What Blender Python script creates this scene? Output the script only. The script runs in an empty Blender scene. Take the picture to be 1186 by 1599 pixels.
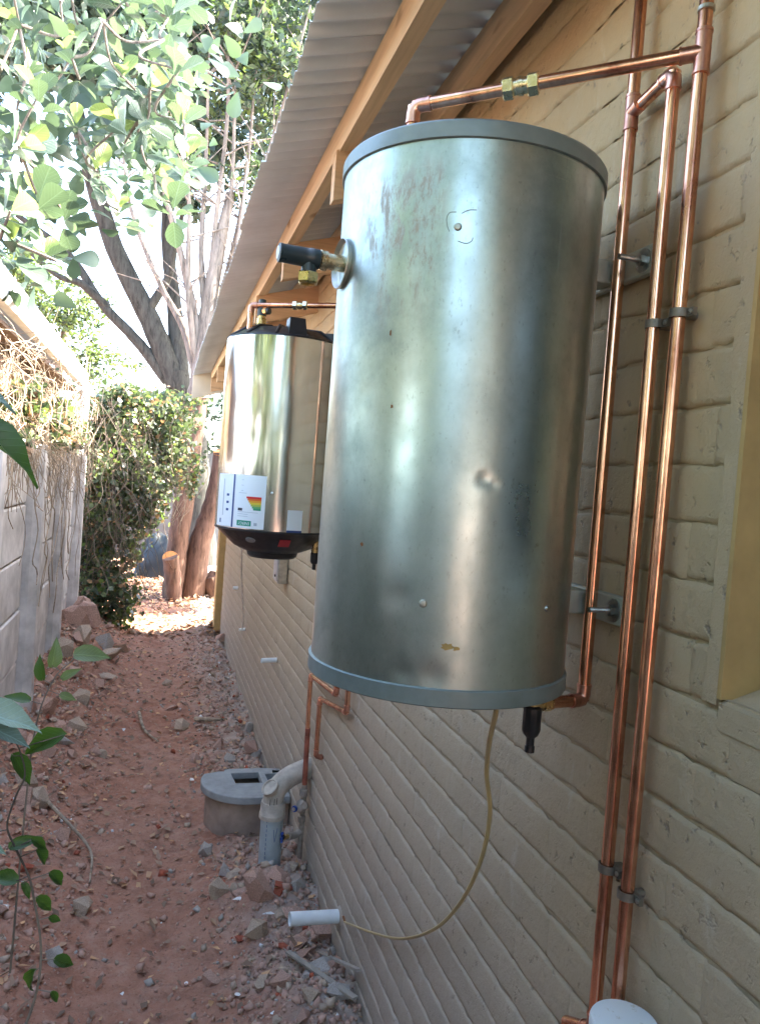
import bpy, bmesh, math, random
import numpy as np
from mathutils import Vector, Matrix, Quaternion

random.seed(7)
RNG = np.random.default_rng(7)
R = math.radians
sc = bpy.context.scene
col = sc.collection
E = 1.94                      # height of the eye-level datum above the foot of the house wall
WX = 0.80                     # the house wall's face

# ------------------------------------------------------------------ camera
cam_d = bpy.data.cameras.new('camera')
cam = bpy.data.objects.new('camera', cam_d)
col.objects.link(cam)
Yc = Vector((252 - 593, 799.5 - 732, -1195.0)).normalized()
cc = ((252 - 593) * .075 + (799.5 - 732)) / 1195.0
Zc = Vector((.075, 1.0, cc)).normalized()
Xc = Yc.cross(Zc)
cam.matrix_world = Matrix.Translation((0, 0, E)) @ Matrix((Xc, Yc, Zc)).to_4x4()
cam_d.sensor_fit = 'VERTICAL'
cam_d.sensor_height = 24.0
cam_d.lens = 24.0 * 1195.0 / 1599.0
cam_d.clip_start = 0.02
cam_d.clip_end = 600
cam_d.dof.use_dof = False
sc.camera = cam

# ------------------------------------------------------------------ light
SUN_EL, SUN_AZ = R(42), R(84)          # azimuth clockwise from +Y: the sun stands over the house, to the right
world = bpy.data.worlds.new('World')
sc.world = world
world.use_nodes = True
wn = world.node_tree
wn.nodes.clear()
sky = wn.nodes.new('ShaderNodeTexSky')
sky.sky_type = 'NISHITA'
sky.sun_disc = False
sky.sun_elevation = SUN_EL
sky.sun_rotation = SUN_AZ
sky.altitude = 1400
sky.air_density = 1.0
sky.dust_density = 6.0
sky.ozone_density = 1.0
bg = wn.nodes.new('ShaderNodeBackground')
bg.inputs['Strength'].default_value = 0.15
wo = wn.nodes.new('ShaderNodeOutputWorld')
wn.links.new(sky.outputs[0], bg.inputs[0])
wn.links.new(bg.outputs[0], wo.inputs[0])
sun_d = bpy.data.lights.new('sun', 'SUN')
sun_d.energy = 4.5
sun_d.angle = R(0.53)
sun_d.color = (1.0, .94, .85)
sun = bpy.data.objects.new('sun', sun_d)
col.objects.link(sun)
to_sun = Vector((math.sin(SUN_AZ) * math.cos(SUN_EL), math.cos(SUN_AZ) * math.cos(SUN_EL), math.sin(SUN_EL)))
sun.rotation_euler = to_sun.to_track_quat('Z', 'Y').to_euler()
sun.location = (6, 2, 9)
sc.view_settings.view_transform = 'Standard'
sc.view_settings.look = 'None'
sc.view_settings.exposure = 3.8
sc.view_settings.use_white_balance = True      # camera balanced for open shade
sc.view_settings.white_balance_temperature = 7100
sc.view_settings.white_balance_tint = 8
sc.view_settings.gamma = 1.0
sc.render.engine = 'CYCLES'
sc.cycles.max_bounces = 8
sc.cycles.diffuse_bounces = 5
sc.cycles.glossy_bounces = 4
sc.cycles.transmission_bounces = 4
sc.cycles.use_denoising = True
sc.cycles.sample_clamp_indirect = 8

# ------------------------------------------------------------------ helpers
def tag(o, label=None, cat=None, group=None, kind=None):
    if label: o['label'] = label
    if cat: o['category'] = cat
    if group: o['group'] = group
    if kind: o['kind'] = kind
    return o

def empty(name, loc, label=None, cat=None, group=None):
    o = bpy.data.objects.new(name, None)
    o.empty_display_size = .05
    o.location = loc
    col.objects.link(o)
    return tag(o, label, cat, group)

def link(o, parent=None):
    """link, keep world placement under an unrotated parent"""
    col.objects.link(o)
    if parent is not None:
        o.parent = parent
        base = Vector((0, 0, 0))
        p = parent
        while p is not None:
            base += p.location
            p = p.parent
        o.location = o.location - base
    return o

class MB:
    def __init__(self):
        self.v, self.f, self.m = [], [], []
        self.cur = 0
    def add(self, vs, fs):
        n = len(self.v)
        self.v += [tuple(p) for p in vs]
        self.f += [tuple(i + n for i in f) for f in fs]
        self.m += [self.cur] * len(fs)
        return self
    def box(self, lo, hi, mat=None):
        x0, y0, z0 = lo; x1, y1, z1 = hi
        vs = [(x0,y0,z0),(x1,y0,z0),(x1,y1,z0),(x0,y1,z0),(x0,y0,z1),(x1,y0,z1),(x1,y1,z1),(x0,y1,z1)]
        if mat: vs = [mat @ Vector(p) for p in vs]
        return self.add(vs, [(0,3,2,1),(4,5,6,7),(0,1,5,4),(1,2,6,5),(2,3,7,6),(3,0,4,7)])
    def tube(self, pts, r, seg=12, cap=True):
        pts = [Vector(p) for p in pts]
        n = len(pts)
        rs = r if isinstance(r, (list, tuple)) else [r] * n
        t0 = (pts[1] - pts[0]).normalized()
        a = t0.orthogonal().normalized()
        vs, fs = [], []
        for i, p in enumerate(pts):
            t = (pts[min(i+1, n-1)] - pts[max(i-1, 0)]).normalized()
            a = (a - t * a.dot(t))
            if a.length < 1e-6: a = t.orthogonal()
            a.normalize()
            b = t.cross(a)
            for k in range(seg):
                th = 2 * math.pi * k / seg
                vs.append(p + (a * math.cos(th) + b * math.sin(th)) * rs[i])
        for i in range(n - 1):
            for k in range(seg):
                k2 = (k + 1) % seg
                fs.append((i*seg+k, i*seg+k2, (i+1)*seg+k2, (i+1)*seg+k))
        if cap:
            fs.append(tuple(range(seg-1, -1, -1)))
            fs.append(tuple((n-1)*seg + k for k in range(seg)))
        return self.add(vs, fs)
    def lathe(self, prof, origin=(0,0,0), axis=(0,0,1), seg=48, closed=False, phase=0):
        """prof: (radius, distance along axis)"""
        q = Vector((0,0,1)).rotation_difference(Vector(axis).normalized())
        o = Vector(origin)
        vs, fs = [], []
        for (r, h) in prof:
            for k in range(seg):
                th = 2*math.pi*k/seg + phase
                vs.append(o + q @ Vector((r*math.cos(th), r*math.sin(th), h)))
        n = len(prof)
        for i in range(n - 1 + (1 if closed else 0)):
            j = (i + 1) % n
            for k in range(seg):
                k2 = (k+1) % seg
                fs.append((i*seg+k, i*seg+k2, j*seg+k2, j*seg+k))
        if not closed:
            if prof[0][0] > 1e-5: fs.append(tuple(range(seg-1, -1, -1)))
            if prof[-1][0] > 1e-5: fs.append(tuple((n-1)*seg + k for k in range(seg)))
        return self.add(vs, fs)
    def build(self, name, mats, parent=None, smooth=True, origin=None, angle=35, solid=0):
        me = bpy.data.meshes.new(name)
        o0 = Vector(origin) if origin is not None else None
        vs = self.v if o0 is None else [tuple(Vector(p) - o0) for p in self.v]
        me.from_pydata(vs, [], self.f)
        if not isinstance(mats, (list, tuple)): mats = [mats]
        for m in mats: me.materials.append(m)
        if len(mats) > 1: me.polygons.foreach_set('material_index', self.m)
        finish(me, smooth, angle)
        ob = bpy.data.objects.new(name, me)
        if o0 is not None: ob.location = o0
        link(ob, parent)
        if solid:
            md = ob.modifiers.new('thickness', 'SOLIDIFY'); md.thickness = solid; md.offset = 1
        return ob

def finish(me, smooth=True, angle=35):
    bm = bmesh.new(); bm.from_mesh(me)
    bmesh.ops.remove_doubles(bm, verts=bm.verts, dist=1e-5)
    bmesh.ops.recalc_face_normals(bm, faces=bm.faces)
    bm.to_mesh(me); bm.free()
    if smooth:
        me.polygons.foreach_set('use_smooth', [True]*len(me.polygons))
        me.set_sharp_from_angle(angle=R(angle))
    me.update()

def raw_mesh(name, verts, faces_flat, nper, mats, mat_idx=None, smooth=False):
    """fast mesh from numpy arrays: verts (N,3), faces (M,nper)"""
    me = bpy.data.meshes.new(name)
    nv, nf = len(verts), len(faces_flat)
    me.vertices.add(nv)
    me.vertices.foreach_set('co', np.asarray(verts, np.float32).ravel())
    me.loops.add(nf*nper)
    me.loops.foreach_set('vertex_index', np.asarray(faces_flat, np.int32).ravel())
    me.polygons.add(nf)
    me.polygons.foreach_set('loop_start', np.arange(0, nf*nper, nper, dtype=np.int32))
    if smooth: me.polygons.foreach_set('use_smooth', np.ones(nf, bool))
    for m in (mats if isinstance(mats, (list, tuple)) else [mats]): me.materials.append(m)
    if mat_idx is not None: me.polygons.foreach_set('material_index', np.asarray(mat_idx, np.int32))
    me.update(calc_edges=True)
    return me

def vnoise(x, y, seed=0):
    xi = np.floor(x).astype(np.int64); yi = np.floor(y).astype(np.int64)
    xf = x - xi; yf = y - yi
    def h(a, b):
        n = (a*374761393 + b*668265263 + seed*974711) & 0x7fffffff
        n = ((n ^ (n >> 13)) * 1274126177) & 0x7fffffff
        return ((n ^ (n >> 16)) & 0xffff) / 65535.0
    u = xf*xf*(3-2*xf); w = yf*yf*(3-2*yf)
    return (h(xi,yi)*(1-u)+h(xi+1,yi)*u)*(1-w) + (h(xi,yi+1)*(1-u)+h(xi+1,yi+1)*u)*w

def smooth_path(pts, n=8):
    P = [Vector(p) for p in pts]
    P = [P[0]*2-P[1]] + P + [P[-1]*2-P[-2]]
    out = []
    for i in range(1, len(P)-2):
        for k in range(n):
            t = k/n
            a, b, c, d = P[i-1], P[i], P[i+1], P[i+2]
            out.append(.5*((2*b) + (c-a)*t + (2*a-5*b+4*c-d)*t*t + (3*b-a-3*c+d)*t**3))
    out.append(P[-2])
    return out
# ------------------------------------------------------------------ materials
class NT:
    def __init__(self, name):
        self.mat = bpy.data.materials.new(name)
        self.mat.use_nodes = True
        self.t = self.mat.node_tree
        self.b = self.t.nodes['Principled BSDF']
        self.out = self.t.nodes['Material Output']
        self.tc = self.t.nodes.new('ShaderNodeTexCoord')
    def n(self, kind, **kw):
        nd = self.t.nodes.new(kind)
        for k, v in kw.items(): setattr(nd, k, v)
        return nd
    def l(self, a, b): self.t.links.new(a, b)
    def noise(self, scale, detail=4, rough=.55, coord='Object', stretch=None, w=None):
        nd = self.n('ShaderNodeTexNoise')
        nd.inputs['Scale'].default_value = scale
        nd.inputs['Detail'].default_value = detail
        nd.inputs['Roughness'].default_value = rough
        src = self.geo() if coord == 'World' else self.tc.outputs[coord]
        mp = self.n('ShaderNodeMapping')
        mp.inputs['Scale'].default_value = stretch or (1,1,1)
        if w: mp.inputs['Location'].default_value = (w, w*1.7, w*.6)
        self.l(src, mp.inputs[0]); self.l(mp.outputs[0], nd.inputs['Vector'])
        return nd.outputs['Fac']
    def geo(self):
        if not hasattr(self, '_g'): self._g = self.n('ShaderNodeNewGeometry')
        return self._g.outputs['Position']
    def ramp(self, fac, stops):
        nd = self.n('ShaderNodeValToRGB')
        el = nd.color_ramp.elements
        while len(el) < len(stops): el.new(.5)
        for e, (p, c) in zip(el, stops):
            e.position = p
            e.color = (c, c, c, 1) if isinstance(c, (int, float)) else (*c, 1)
        self.l(fac, nd.inputs[0])
        return nd.outputs[0]
    def mix(self, fac, a, b, mode='MIX'):
        nd = self.n('ShaderNodeMix', data_type='RGBA', blend_type=mode)
        for sock, val in ((nd.inputs['Factor'], fac), (nd.inputs[6], a), (nd.inputs[7], b)):
            if isinstance(val, (int, float)): sock.default_value = val
            elif isinstance(val, tuple): sock.default_value = (*val, 1)
            else: self.l(val, sock)
        return nd.outputs[2]
    def math(self, op, a, b=0.0, clamp=False):
        nd = self.n('ShaderNodeMath', operation=op, use_clamp=clamp)
        for s, v in zip(nd.inputs, (a, b)):
            if isinstance(v, (int, float)): s.default_value = v
            else: self.l(v, s)
        return nd.outputs[0]
    def bump(self, h, strength=.3, dist=.01, prev=None):
        nd = self.n('ShaderNodeBump')
        nd.inputs['Strength'].default_value = strength
        nd.inputs['Distance'].default_value = dist
        self.l(h, nd.inputs['Height'])
        if prev is not None: self.l(prev, nd.inputs['Normal'])
        return nd.outputs[0]
    def set(self, color=None, rough=None, metal=None, normal=None, spec=None):
        for key, val in (('Base Color', color), ('Roughness', rough), ('Metallic', metal), ('Normal', normal), ('Specular IOR Level', spec)):
            if val is None: continue
            s = self.b.inputs[key]
            if isinstance(val, tuple): s.default_value = (*val, 1)
            elif isinstance(val, (int, float)): s.default_value = val
            else: self.l(val, s)
        return self.mat

def simple(name, c, rough=.6, metal=0.0, var=.15, scale=20, bump=.0, bscale=80, bdist=.003, coord='Object'):
    t = NT(name)
    f = t.noise(scale, 5, .6, coord)
    c2 = tuple(max(0, x*(1-var*1.6)) for x in c); c1 = tuple(min(1, x*(1+var)) for x in c)
    colr = t.ramp(f, [(.3, c2), (.7, c1)])
    rr = t.ramp(t.noise(scale*1.7, 4, .6, coord, w=3), [(.3, max(.02, rough-.1)), (.7, min(1, rough+.1))])
    nrm = t.bump(t.noise(bscale, 5, .6, coord), bump, bdist) if bump else None
    return t.set(colr, rr, metal, nrm)

def leaf_mat(name, c, trans=.35, var=.4, rough=.45, tcol=None, isle=True):
    t = NT(name)
    g = t.n('ShaderNodeNewGeometry')
    if isle:
        rnd = g.outputs['Random Per Island']
    else:
        oi = t.n('ShaderNodeObjectInfo'); rnd = oi.outputs['Random']
    stops = [(0, tuple(x*(1-var) for x in c)), (.6, c), (1, tuple(min(1, x*(1+var)*k) for x, k in zip(c, (1.25, 1.1, .8))))]
    cr = t.ramp(rnd, stops)
    cr = t.mix(t.ramp(t.noise(25, 3), [(.35, 0.0), (.75, .35)]), cr, tuple(x*.7 for x in c))
    if not isle:
        sep = t.n('ShaderNodeSeparateXYZ'); t.l(t.tc.outputs['Object'], sep.inputs[0])
        ay = t.math('ABSOLUTE', sep.outputs[1])
        rib = t.ramp(ay, [(.008, 1.0), (.022, 0.0)])
        sv = t.math('SINE', t.math('SUBTRACT', t.math('MULTIPLY', sep.outputs[0], 52.0), t.math('MULTIPLY', ay, 60.0)))
        vein = t.math('MAXIMUM', rib, t.ramp(sv, [(.90, 0.0), (1.0, .7)]))
        cr = t.mix(t.math('MULTIPLY', vein, .45), cr, tuple(min(1, x*2.1) for x in c))
        t.set(None, None, None, t.bump(vein, .4, .01))
    t.set(cr, rough)
    tr = t.n('ShaderNodeBsdfTranslucent')
    tm = t.mix(.5, cr, tcol or tuple(min(1, x*k) for x, k in zip(c, (1.7, 2.0, .9))))
    t.l(tm, tr.inputs['Color'])
    mx = t.n('ShaderNodeMixShader'); mx.inputs[0].default_value = trans
    t.l(t.b.outputs[0], mx.inputs[1]); t.l(tr.outputs[0], mx.inputs[2]); t.l(mx.outputs[0], t.out.inputs[0])
    return t.mat

M = {}
def wall_mat():
    t = NT('painted_brick')
    big = t.noise(1.1, 5, .6, 'World')
    mid = t.noise(7, 6, .65, 'World', w=5)
    fine = t.noise(60, 5, .7, 'World', w=2)
    c = t.ramp(big, [(.3, (.365, .272, .165)), (.5, (.432, .33, .203)), (.7, (.47, .37, .24))])
    c = t.mix(t.ramp(mid, [(.42, 0.0), (.72, .55)]), c, (.39, .325, .235))
    # greyer tone that strengthens towards the lower courses
    sep = t.n('ShaderNodeSeparateXYZ'); t.l(t.geo(), sep.inputs[0])
    hz = t.math('ADD', sep.outputs[2], t.math('MULTIPLY', mid, .8))
    dirt = t.ramp(t.math('MULTIPLY', hz, .33), [(.22, .80), (.50, .35), (.78, 0.0)])
    c = t.mix(dirt, c, (.40, .36, .32))
    # the cement smears and dark pits
    pit = t.ramp(t.noise(34, 3, .75, 'World', w=9), [(.63, 0.0), (.72, .7)])
    c = t.mix(pit, c, (.20, .17, .14))
    c = t.mix(t.ramp(t.noise(13, 5, .7, 'World', stretch=(1,1,.35), w=14), [(.60, 0.0), (.75, .35)]), c, (.56, .53, .48))
    b1 = t.bump(fine, .6, .005)
    b2 = t.bump(t.noise(14, 5, .6, 'World', w=1), .4, .012, b1)
    b3 = t.bump(t.ramp(t.noise(34, 3, .75, 'World', w=9), [(.60, 1.0), (.72, 0.0)]), .5, .004, b2)
    return t.set(c, .82, 0, b3, .25)
M['wall'] = wall_mat()
M['ochre'] = simple('ochre_plaster', (.44, .295, .12), .75, var=.12, scale=9, bump=.25, bscale=45)
M['plaster'] = simple('grey_plaster', (.46, .43, .37), .8, var=.14, scale=8, bump=.3, bscale=50)

def metal_tank(name, base, r0, r1, dirty):
    t = NT(name)
    smear = t.noise(5, 6, .65, stretch=(1,1,.5))
    streak = t.noise(26, 5, .7, stretch=(1,1,.10), w=4)
    fine = t.noise(240, 3, .6, stretch=(1,1,.6), w=7)
    c = t.ramp(smear, [(.3, tuple(x*.78 for x in base)), (.6, base), (.8, tuple(min(1,x*1.12) for x in base))])
    rr = t.ramp(smear, [(.3, r1), (.65, r0)])
    if dirty:
        c = t.mix(t.ramp(streak, [(.45, 0.0), (.85, .28)]), c, (.36, .40, .39))
        mott = t.noise(4.5, 9, .72, w=21)
        c = t.mix(1.0, c, t.ramp(mott, [(.34, (.60, .63, .62)), (.50, (.86, .87, .86)), (.64, (1, 1, 1))]), 'MULTIPLY')
        rr = t.math('ADD', rr, t.ramp(mott, [(.35, .10), (.65, 0.0)]), True)
        c = t.mix(t.ramp(t.noise(170, 3, .7, stretch=(1,1,.5), w=31), [(.60, 0.0), (.72, .55)]), c, (.24, .27, .26))
        scr = t.ramp(t.noise(1.0, 3, .6, stretch=(9, 9, 130), w=17), [(.66, 0.0), (.72, .4)])
        c = t.mix(t.math('MULTIPLY', scr, t.ramp(t.noise(3, 2, .5, w=40), [(.52, 0.0), (.62, 1.0)])), c, (.62, .64, .62))
        # old glue where a sticker was pulled off, near the top of the front
        sep = t.n('ShaderNodeSeparateXYZ'); t.l(t.tc.outputs['Object'], sep.inputs[0])
        zband = t.ramp(t.math('ADD', t.math('MULTIPLY', sep.outputs[2], 1.0), t.math('MULTIPLY', streak, .10)), [(.62, 0.0), (.70, 1.0), (.84, 1.0), (.88, 0.0)])
        xa = t.math('ABSOLUTE', t.math('ADD', t.math('ADD', sep.outputs[0], .135), t.math('MULTIPLY', smear, .05)))
        xband = t.ramp(xa, [(.035, 1.0), (.06, 0.0)])
        yneg = t.math('LESS_THAN', sep.outputs[1], 0.0)
        glue = t.math('MULTIPLY', t.math('MULTIPLY', zband, xband), yneg)
        glue = t.math('MULTIPLY', glue, t.ramp(t.noise(38, 6, .8, stretch=(1,1,.32), w=2), [(.48, 0.0), (.58, .85)]))
        c = t.mix(glue, c, (.33, .30, .25))
        spots = t.ramp(t.noise(52, 2, .5, w=11), [(.74, 0.0), (.86, .6)])
        c = t.mix(spots, c, (.22, .24, .22))
        rr = t.math('ADD', rr, t.math('MULTIPLY', glue, .3), True)
    b = t.bump(fine, .06 if dirty else .02, .001)
    b = t.bump(t.noise(9 if dirty else 4, 3, .5, stretch=(1,1,.4), w=3), .05 if dirty else .04, .008, b)
    return t.set(c, rr, 1.0, b)
M['galv'] = metal_tank('galvanised_steel', (.54, .625, .62), .25, .39, True)
M['inox'] = metal_tank('polished_steel', (.74, .74, .73), .11, .22, False)
M['rim'] = simple('painted_rim_steel', (.20, .245, .245), .45, .35, .12, 14, .05)
M['black'] = simple('black_plastic', (.018, .02, .024), .38, 0, .2, 20, .05)
M['bluecap'] = simple('dark_teal_plastic', (.02, .035, .042), .35, 0, .2, 20)
M['brass'] = simple('brass', (.66, .50, .24), .30, 1.0, .2, 40, .05)
M['nickel'] = simple('plated_brass', (.74, .62, .40), .25, 1.0, .15, 40)
M['bracket'] = simple('painted_bracket', (.40, .41, .35), .5, .2, .15, 25, .1)
M['zinc'] = simple('zinc_plate', (.48, .48, .43), .42, .9, .2, 25, .1)
M['steel'] = simple('bolt_steel', (.42, .43, .42), .35, 1.0, .2, 60)

def copper(name, base, dark, amount, rough):
    t = NT(name)
    f = t.noise(16, 6, .7, 'World', stretch=(1,1,.35))
    g = t.noise(70, 4, .7, 'World', stretch=(1,1,.3), w=6)
    c = t.ramp(f, [(.35, dark), (.35 + .3*amount, base), (.85, tuple(min(1, x*1.1) for x in base))])
    c = t.mix(t.ramp(g, [(.60, 0.0), (.74, .55)]), c, dark)
    rr = t.ramp(f, [(.3, rough+.14), (.7, rough)])
    return t.set(c, rr, 1.0, t.bump(g, .05, .001))
M['copper'] = copper('copper', (.95, .53, .36), (.46, .20, .13), .75, .15)
M['fitting'] = copper('copper_fitting', (.80, .44, .34), (.45, .22, .17), .8, .25)
M['oldcopper'] = simple('weathered_copper', (.36, .12, .085), .5, .35, .25, 18, .1)
M['mudpipe'] = simple('plaster_splashed_pipe', (.36, .31, .27), .8, 0, .25, 25, .5, 70, .004)
M['pvc'] = simple('white_pvc', (.70, .76, .80), .35, 0, .06, 15, .03)
M['pvcgrey'] = simple('grey_pvc', (.36, .43, .47), .45, 0, .12, 12, .08)
M['tanpaint'] = simple('paint_splashed_pvc', (.47, .43, .38), .7, 0, .18, 20, .4, 60, .003)
M['white'] = simple('white_paint', (.78, .78, .76), .5, 0, .08, 12, .05)
M['sheet'] = simple('roof_sheet_underside', (.50, .56, .62), .5, .0, .10, 3, .05)
def wood(name, c, axis, scale=3.0):
    t = NT(name)
    st = {'x': (.06, 1, 1), 'y': (1, .06, 1), 'z': (1, 1, .06)}[axis]
    f = t.noise(scale*14, 6, .65, 'World', stretch=st)
    g = t.noise(scale*2, 4, .6, 'World', stretch=st, w=3)
    k = t.noise(scale*3, 2, .4, 'World', stretch=tuple(.5 if s < .5 else 1 for s in st), w=8)
    cr = t.ramp(f, [(.3, tuple(x*.72 for x in c)), (.6, c), (.8, tuple(min(1,x*1.12) for x in c))])
    cr = t.mix(t.ramp(g, [(.4, 0.0), (.75, .4)]), cr, tuple(x*.68 for x in c))
    cr = t.mix(t.ramp(k, [(.71, 0.0), (.76, .7)]), cr, (.16, .08, .04))
    return t.set(cr, .7, 0, t.bump(f, .2, .002), .3)
M['pine_y'] = wood('pine_timber_along', (.66, .50, .34), 'y')
M['pine_x'] = wood('pine_timber_across', (.64, .44, .28), 'x')
M['cream'] = simple('cream_board', (.60, .55, .46), .6, 0, .06, 6, .05)
M['concrete'] = simple('precast_concrete', (.58, .565, .555), .85, 0, .24, 5, .35, 40, .005)
M['drain'] = simple('grey_concrete', (.30, .32, .33), .8, 0, .15, 12, .3, 60, .004)
M['drainbase'] = simple('drain_plaster', (.37, .29, .24), .85, 0, .2, 9, .4, 40, .006)
M['dark'] = simple('hole_shade', (.012, .012, .012), .9)  # near-black colour standing in for the shade inside holes
M['brown'] = simple('brown_boards', (.16, .10, .065), .8, 0, .25, 8, .2)
M['farwall'] = simple('dark_boundary_wall', (.12, .125, .13), .85, 0, .25, 1.5, .3)
M['slab'] = simple('pale_concrete', (.50, .47, .43), .85, 0, .12, 2, .2)
M['tarp'] = simple('dark_tarpaulin', (.014, .019, .024), .4, 0, .3, 5, .1)
M['roofside'] = simple('pale_roof_sheet', (.42, .41, .40), .5, .2, .1, 3)
M['window'] = simple('white_window_frame', (.7, .7, .68), .4)
tg = NT('window_glass'); tg.set((.02, .025, .03), .03, 0, None, .6); M['glass'] = tg.mat
M['cable'] = NT('clear_yellow_sheath').set((.46, .36, .17), .3, 0)
M['whitecable'] = simple('white_cable', (.75, .74, .72), .4)
M['blue'] = NT('blue_tap_handle').set((.015, .06, .28), .4)
M['cutwood'] = simple('fresh_sawn_wood', (.50, .20, .06), .8, 0, .2, 25, .2)
M['clip'] = simple('dull_clip_steel', (.24, .22, .19), .5, .7, .2, 40, .1)

def bark(name, c):
    t = NT(name)
    f = t.noise(16, 6, .7, 'Object', stretch=(1,1,.16))
    g = t.noise(3, 4, .6, 'Object', w=5)
    cr = t.ramp(f, [(.35, tuple(x*.35 for x in c)), (.5, c), (.68, tuple(min(1,x*1.5) for x in c))])
    cr = t.mix(t.ramp(g, [(.4, 0.0), (.7, .4)]), cr, tuple(x*k for x, k in zip(c, (.75, .8, .9))))
    return t.set(cr, .9, 0, t.bump(f, .7, .02), .2)
M['bark'] = bark('reddish_brown_bark', (.14, .085, .065))
M['barkgrey'] = bark('grey_bark', (.20, .165, .14))
M['barkdark'] = bark('dark_bark', (.055, .055, .05))
M['stem'] = bark('vine_stem', (.22, .18, .145))
M['twig'] = bark('dry_twig', (.36, .29, .22))
M['leaf_big'] = leaf_mat('broad_leaf', (.062, .10, .08), .26, .40, .32, (.16, .26, .10), isle=False)
M['leaf_young'] = leaf_mat('young_broad_leaf', (.17, .235, .09), .40, .30, .4, (.36, .48, .12), isle=False)
M['leaf_dark'] = leaf_mat('dark_fine_foliage', (.05, .078, .062), .30, .5, .45)
M['leaf_lime'] = leaf_mat('yellow_green_foliage', (.105, .15, .06), .40, .4, .5)
M['leaf_ivy'] = leaf_mat('ivy_foliage', (.07, .098, .066), .25, .55, .4)
M['leaf_dry'] = leaf_mat('dry_leaf', (.30, .20, .13), .2, .5, .7, (.4, .25, .1))
M['leaf_near'] = leaf_mat('vine_leaf', (.035, .085, .025), .35, .25, .35, (.25, .5, .03), isle=False)
M['leaf_nearpale'] = leaf_mat('pale_vine_leaf', (.20, .30, .27), .25, .15, .35, (.2, .35, .2), isle=False)

def ground_mat():
    t = NT('red_earth')
    a = t.noise(.9, 5, .6, 'World'); b = t.noise(7, 7, .7, 'World', w=3); c_ = t.noise(45, 6, .7, 'World', w=7)
    c = t.ramp(b, [(.30, (.26, .11, .072)), (.48, (.40, .19, .13)), (.62, (.45, .25, .185)), (.78, (.51, .36, .29))])
    c = t.mix(t.ramp(a, [(.35, 0.0), (.65, .6)]), c, (.45, .27, .205))
    # grey mortar droppings along the foot of the house wall
    sep = t.n('ShaderNodeSeparateXYZ'); t.l(t.geo(), sep.inputs[0])
    near = t.math('ADD', sep.outputs[0], t.math('MULTIPLY', t.math('SUBTRACT', b, .5), .9))
    near = t.ramp(t.math('ADD', t.math('MULTIPLY', near, .5), .5), [(.68, 0.0), (.86, .85)])
    c = t.mix(t.ramp(t.noise(11, 6, .7, 'World', w=19), [(.50, 0.0), (.66, .55)]), c, (.22, .115, .085))
    c = t.mix(near, c, (.43, .375, .335))
    c = t.mix(t.ramp(c_, [(.55, 0.0), (.72, .45)]), c, (.44, .36, .29))
    c = t.mix(t.ramp(t.noise(75, 4, .7, 'World', w=12), [(.30, .6), (.42, 0.0)]), c, (.10, .05, .035))
    b1 = t.bump(c_, .7, .02); b2 = t.bump(t.noise(130, 4, .7, 'World', w=2), .6, .006, b1)
    return t.set(c, .93, 0, b2, .15)
M['ground'] = ground_mat()
STONES = {
    'pink': simple('pinkish_rubble', (.47, .30, .24), .9, 0, .25, 14, .5, 60, .006),
    'tan': simple('tan_rubble', (.44, .345, .27), .9, 0, .22, 14, .5, 60, .006),
    'grey': simple('grey_mortar_rubble', (.40, .37, .345), .92, 0, .2, 14, .5, 60, .006),
    'red': simple('red_brick_rubble', (.37, .095, .055), .9, 0, .25, 14, .5, 60, .006),
    'white': simple('white_tile_shard', (.75, .76, .78), .5, 0, .06, 14, .1),
}

# ------------------------------------------------------------------ ground
def sstep(a, b, x):
    t = np.clip((x - a) / (b - a), 0, 1)
    return t*t*(3-2*t)
def ground_h(x, y):
    x = np.asarray(x, float); y = np.asarray(y, float)
    corr = sstep(-1.4, 1.2, y) * (1 - sstep(10.2, 12.0, y))
    bank = sstep(-.18, -.88, x)
    z = .30 * bank * corr * (.65 + .35*sstep(3, 7, y)) + .20*(1-corr)*0
    z = z - .045 * np.exp(-((x - .12)/.32)**2) * corr
    z = z + .17*np.exp(-((x+.68)/.26)**2 - ((y-8.15)/.85)**2)
    z = z + .07*np.exp(-((x-.66)/.20)**2 - ((y-3.05)/.75)**2) + .05*np.exp(-((x-.55)/.3)**2 - ((y-3.45)/.3)**2)
    lump = (vnoise(x*2.3, y*2.3, 1)-.5)*.09 + (vnoise(x*6, y*6, 2)-.5)*.055 + (vnoise(x*10.5, y*10.5, 6)-.5)*.035
    fine = (vnoise(x*15, y*15, 3)-.5)*.022 + (vnoise(x*34, y*34, 4)-.5)*.016 + np.maximum(0, vnoise(x*22, y*22, 5)-.62)*.05
    side = .38 + .75*bank + .7*sstep(.35, .75, x)
    near = np.exp(-np.maximum(0, np.abs(y-5)-6)/4) * np.exp(-np.maximum(0, np.abs(x)-1.5)/2)
    z = z + (lump + fine*1.7) * near * side
    z = z + .12*sstep(9.8, 13.5, y)*0
    return z
def axis_pts(segs):
    out = []
    for a, b, n in segs: out += list(np.linspace(a, b, n, endpoint=False))
    out.append(segs[-1][1])
    return np.array(out)
gx = axis_pts([(-150,-20,14), (-20,-4,24), (-4,-1.1,30), (-1.1,.84,130), (.84,3,20), (3,20,24), (20,150,14)])
gy = axis_pts([(-150,-12,16), (-12,.8,40), (.8,2.3,30), (2.3,6.2,290), (6.2,10.4,150), (10.4,20,90), (20,60,30), (60,300,16)])
GX, GY = np.meshgrid(gx, gy)
GZ = ground_h(GX, GY)
nx, ny = len(gx), len(gy)
idx = np.arange(nx*ny).reshape(ny, nx)
gf = np.stack([idx[:-1,:-1], idx[:-1,1:], idx[1:,1:], idx[1:,:-1]], -1).reshape(-1, 4)
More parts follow.
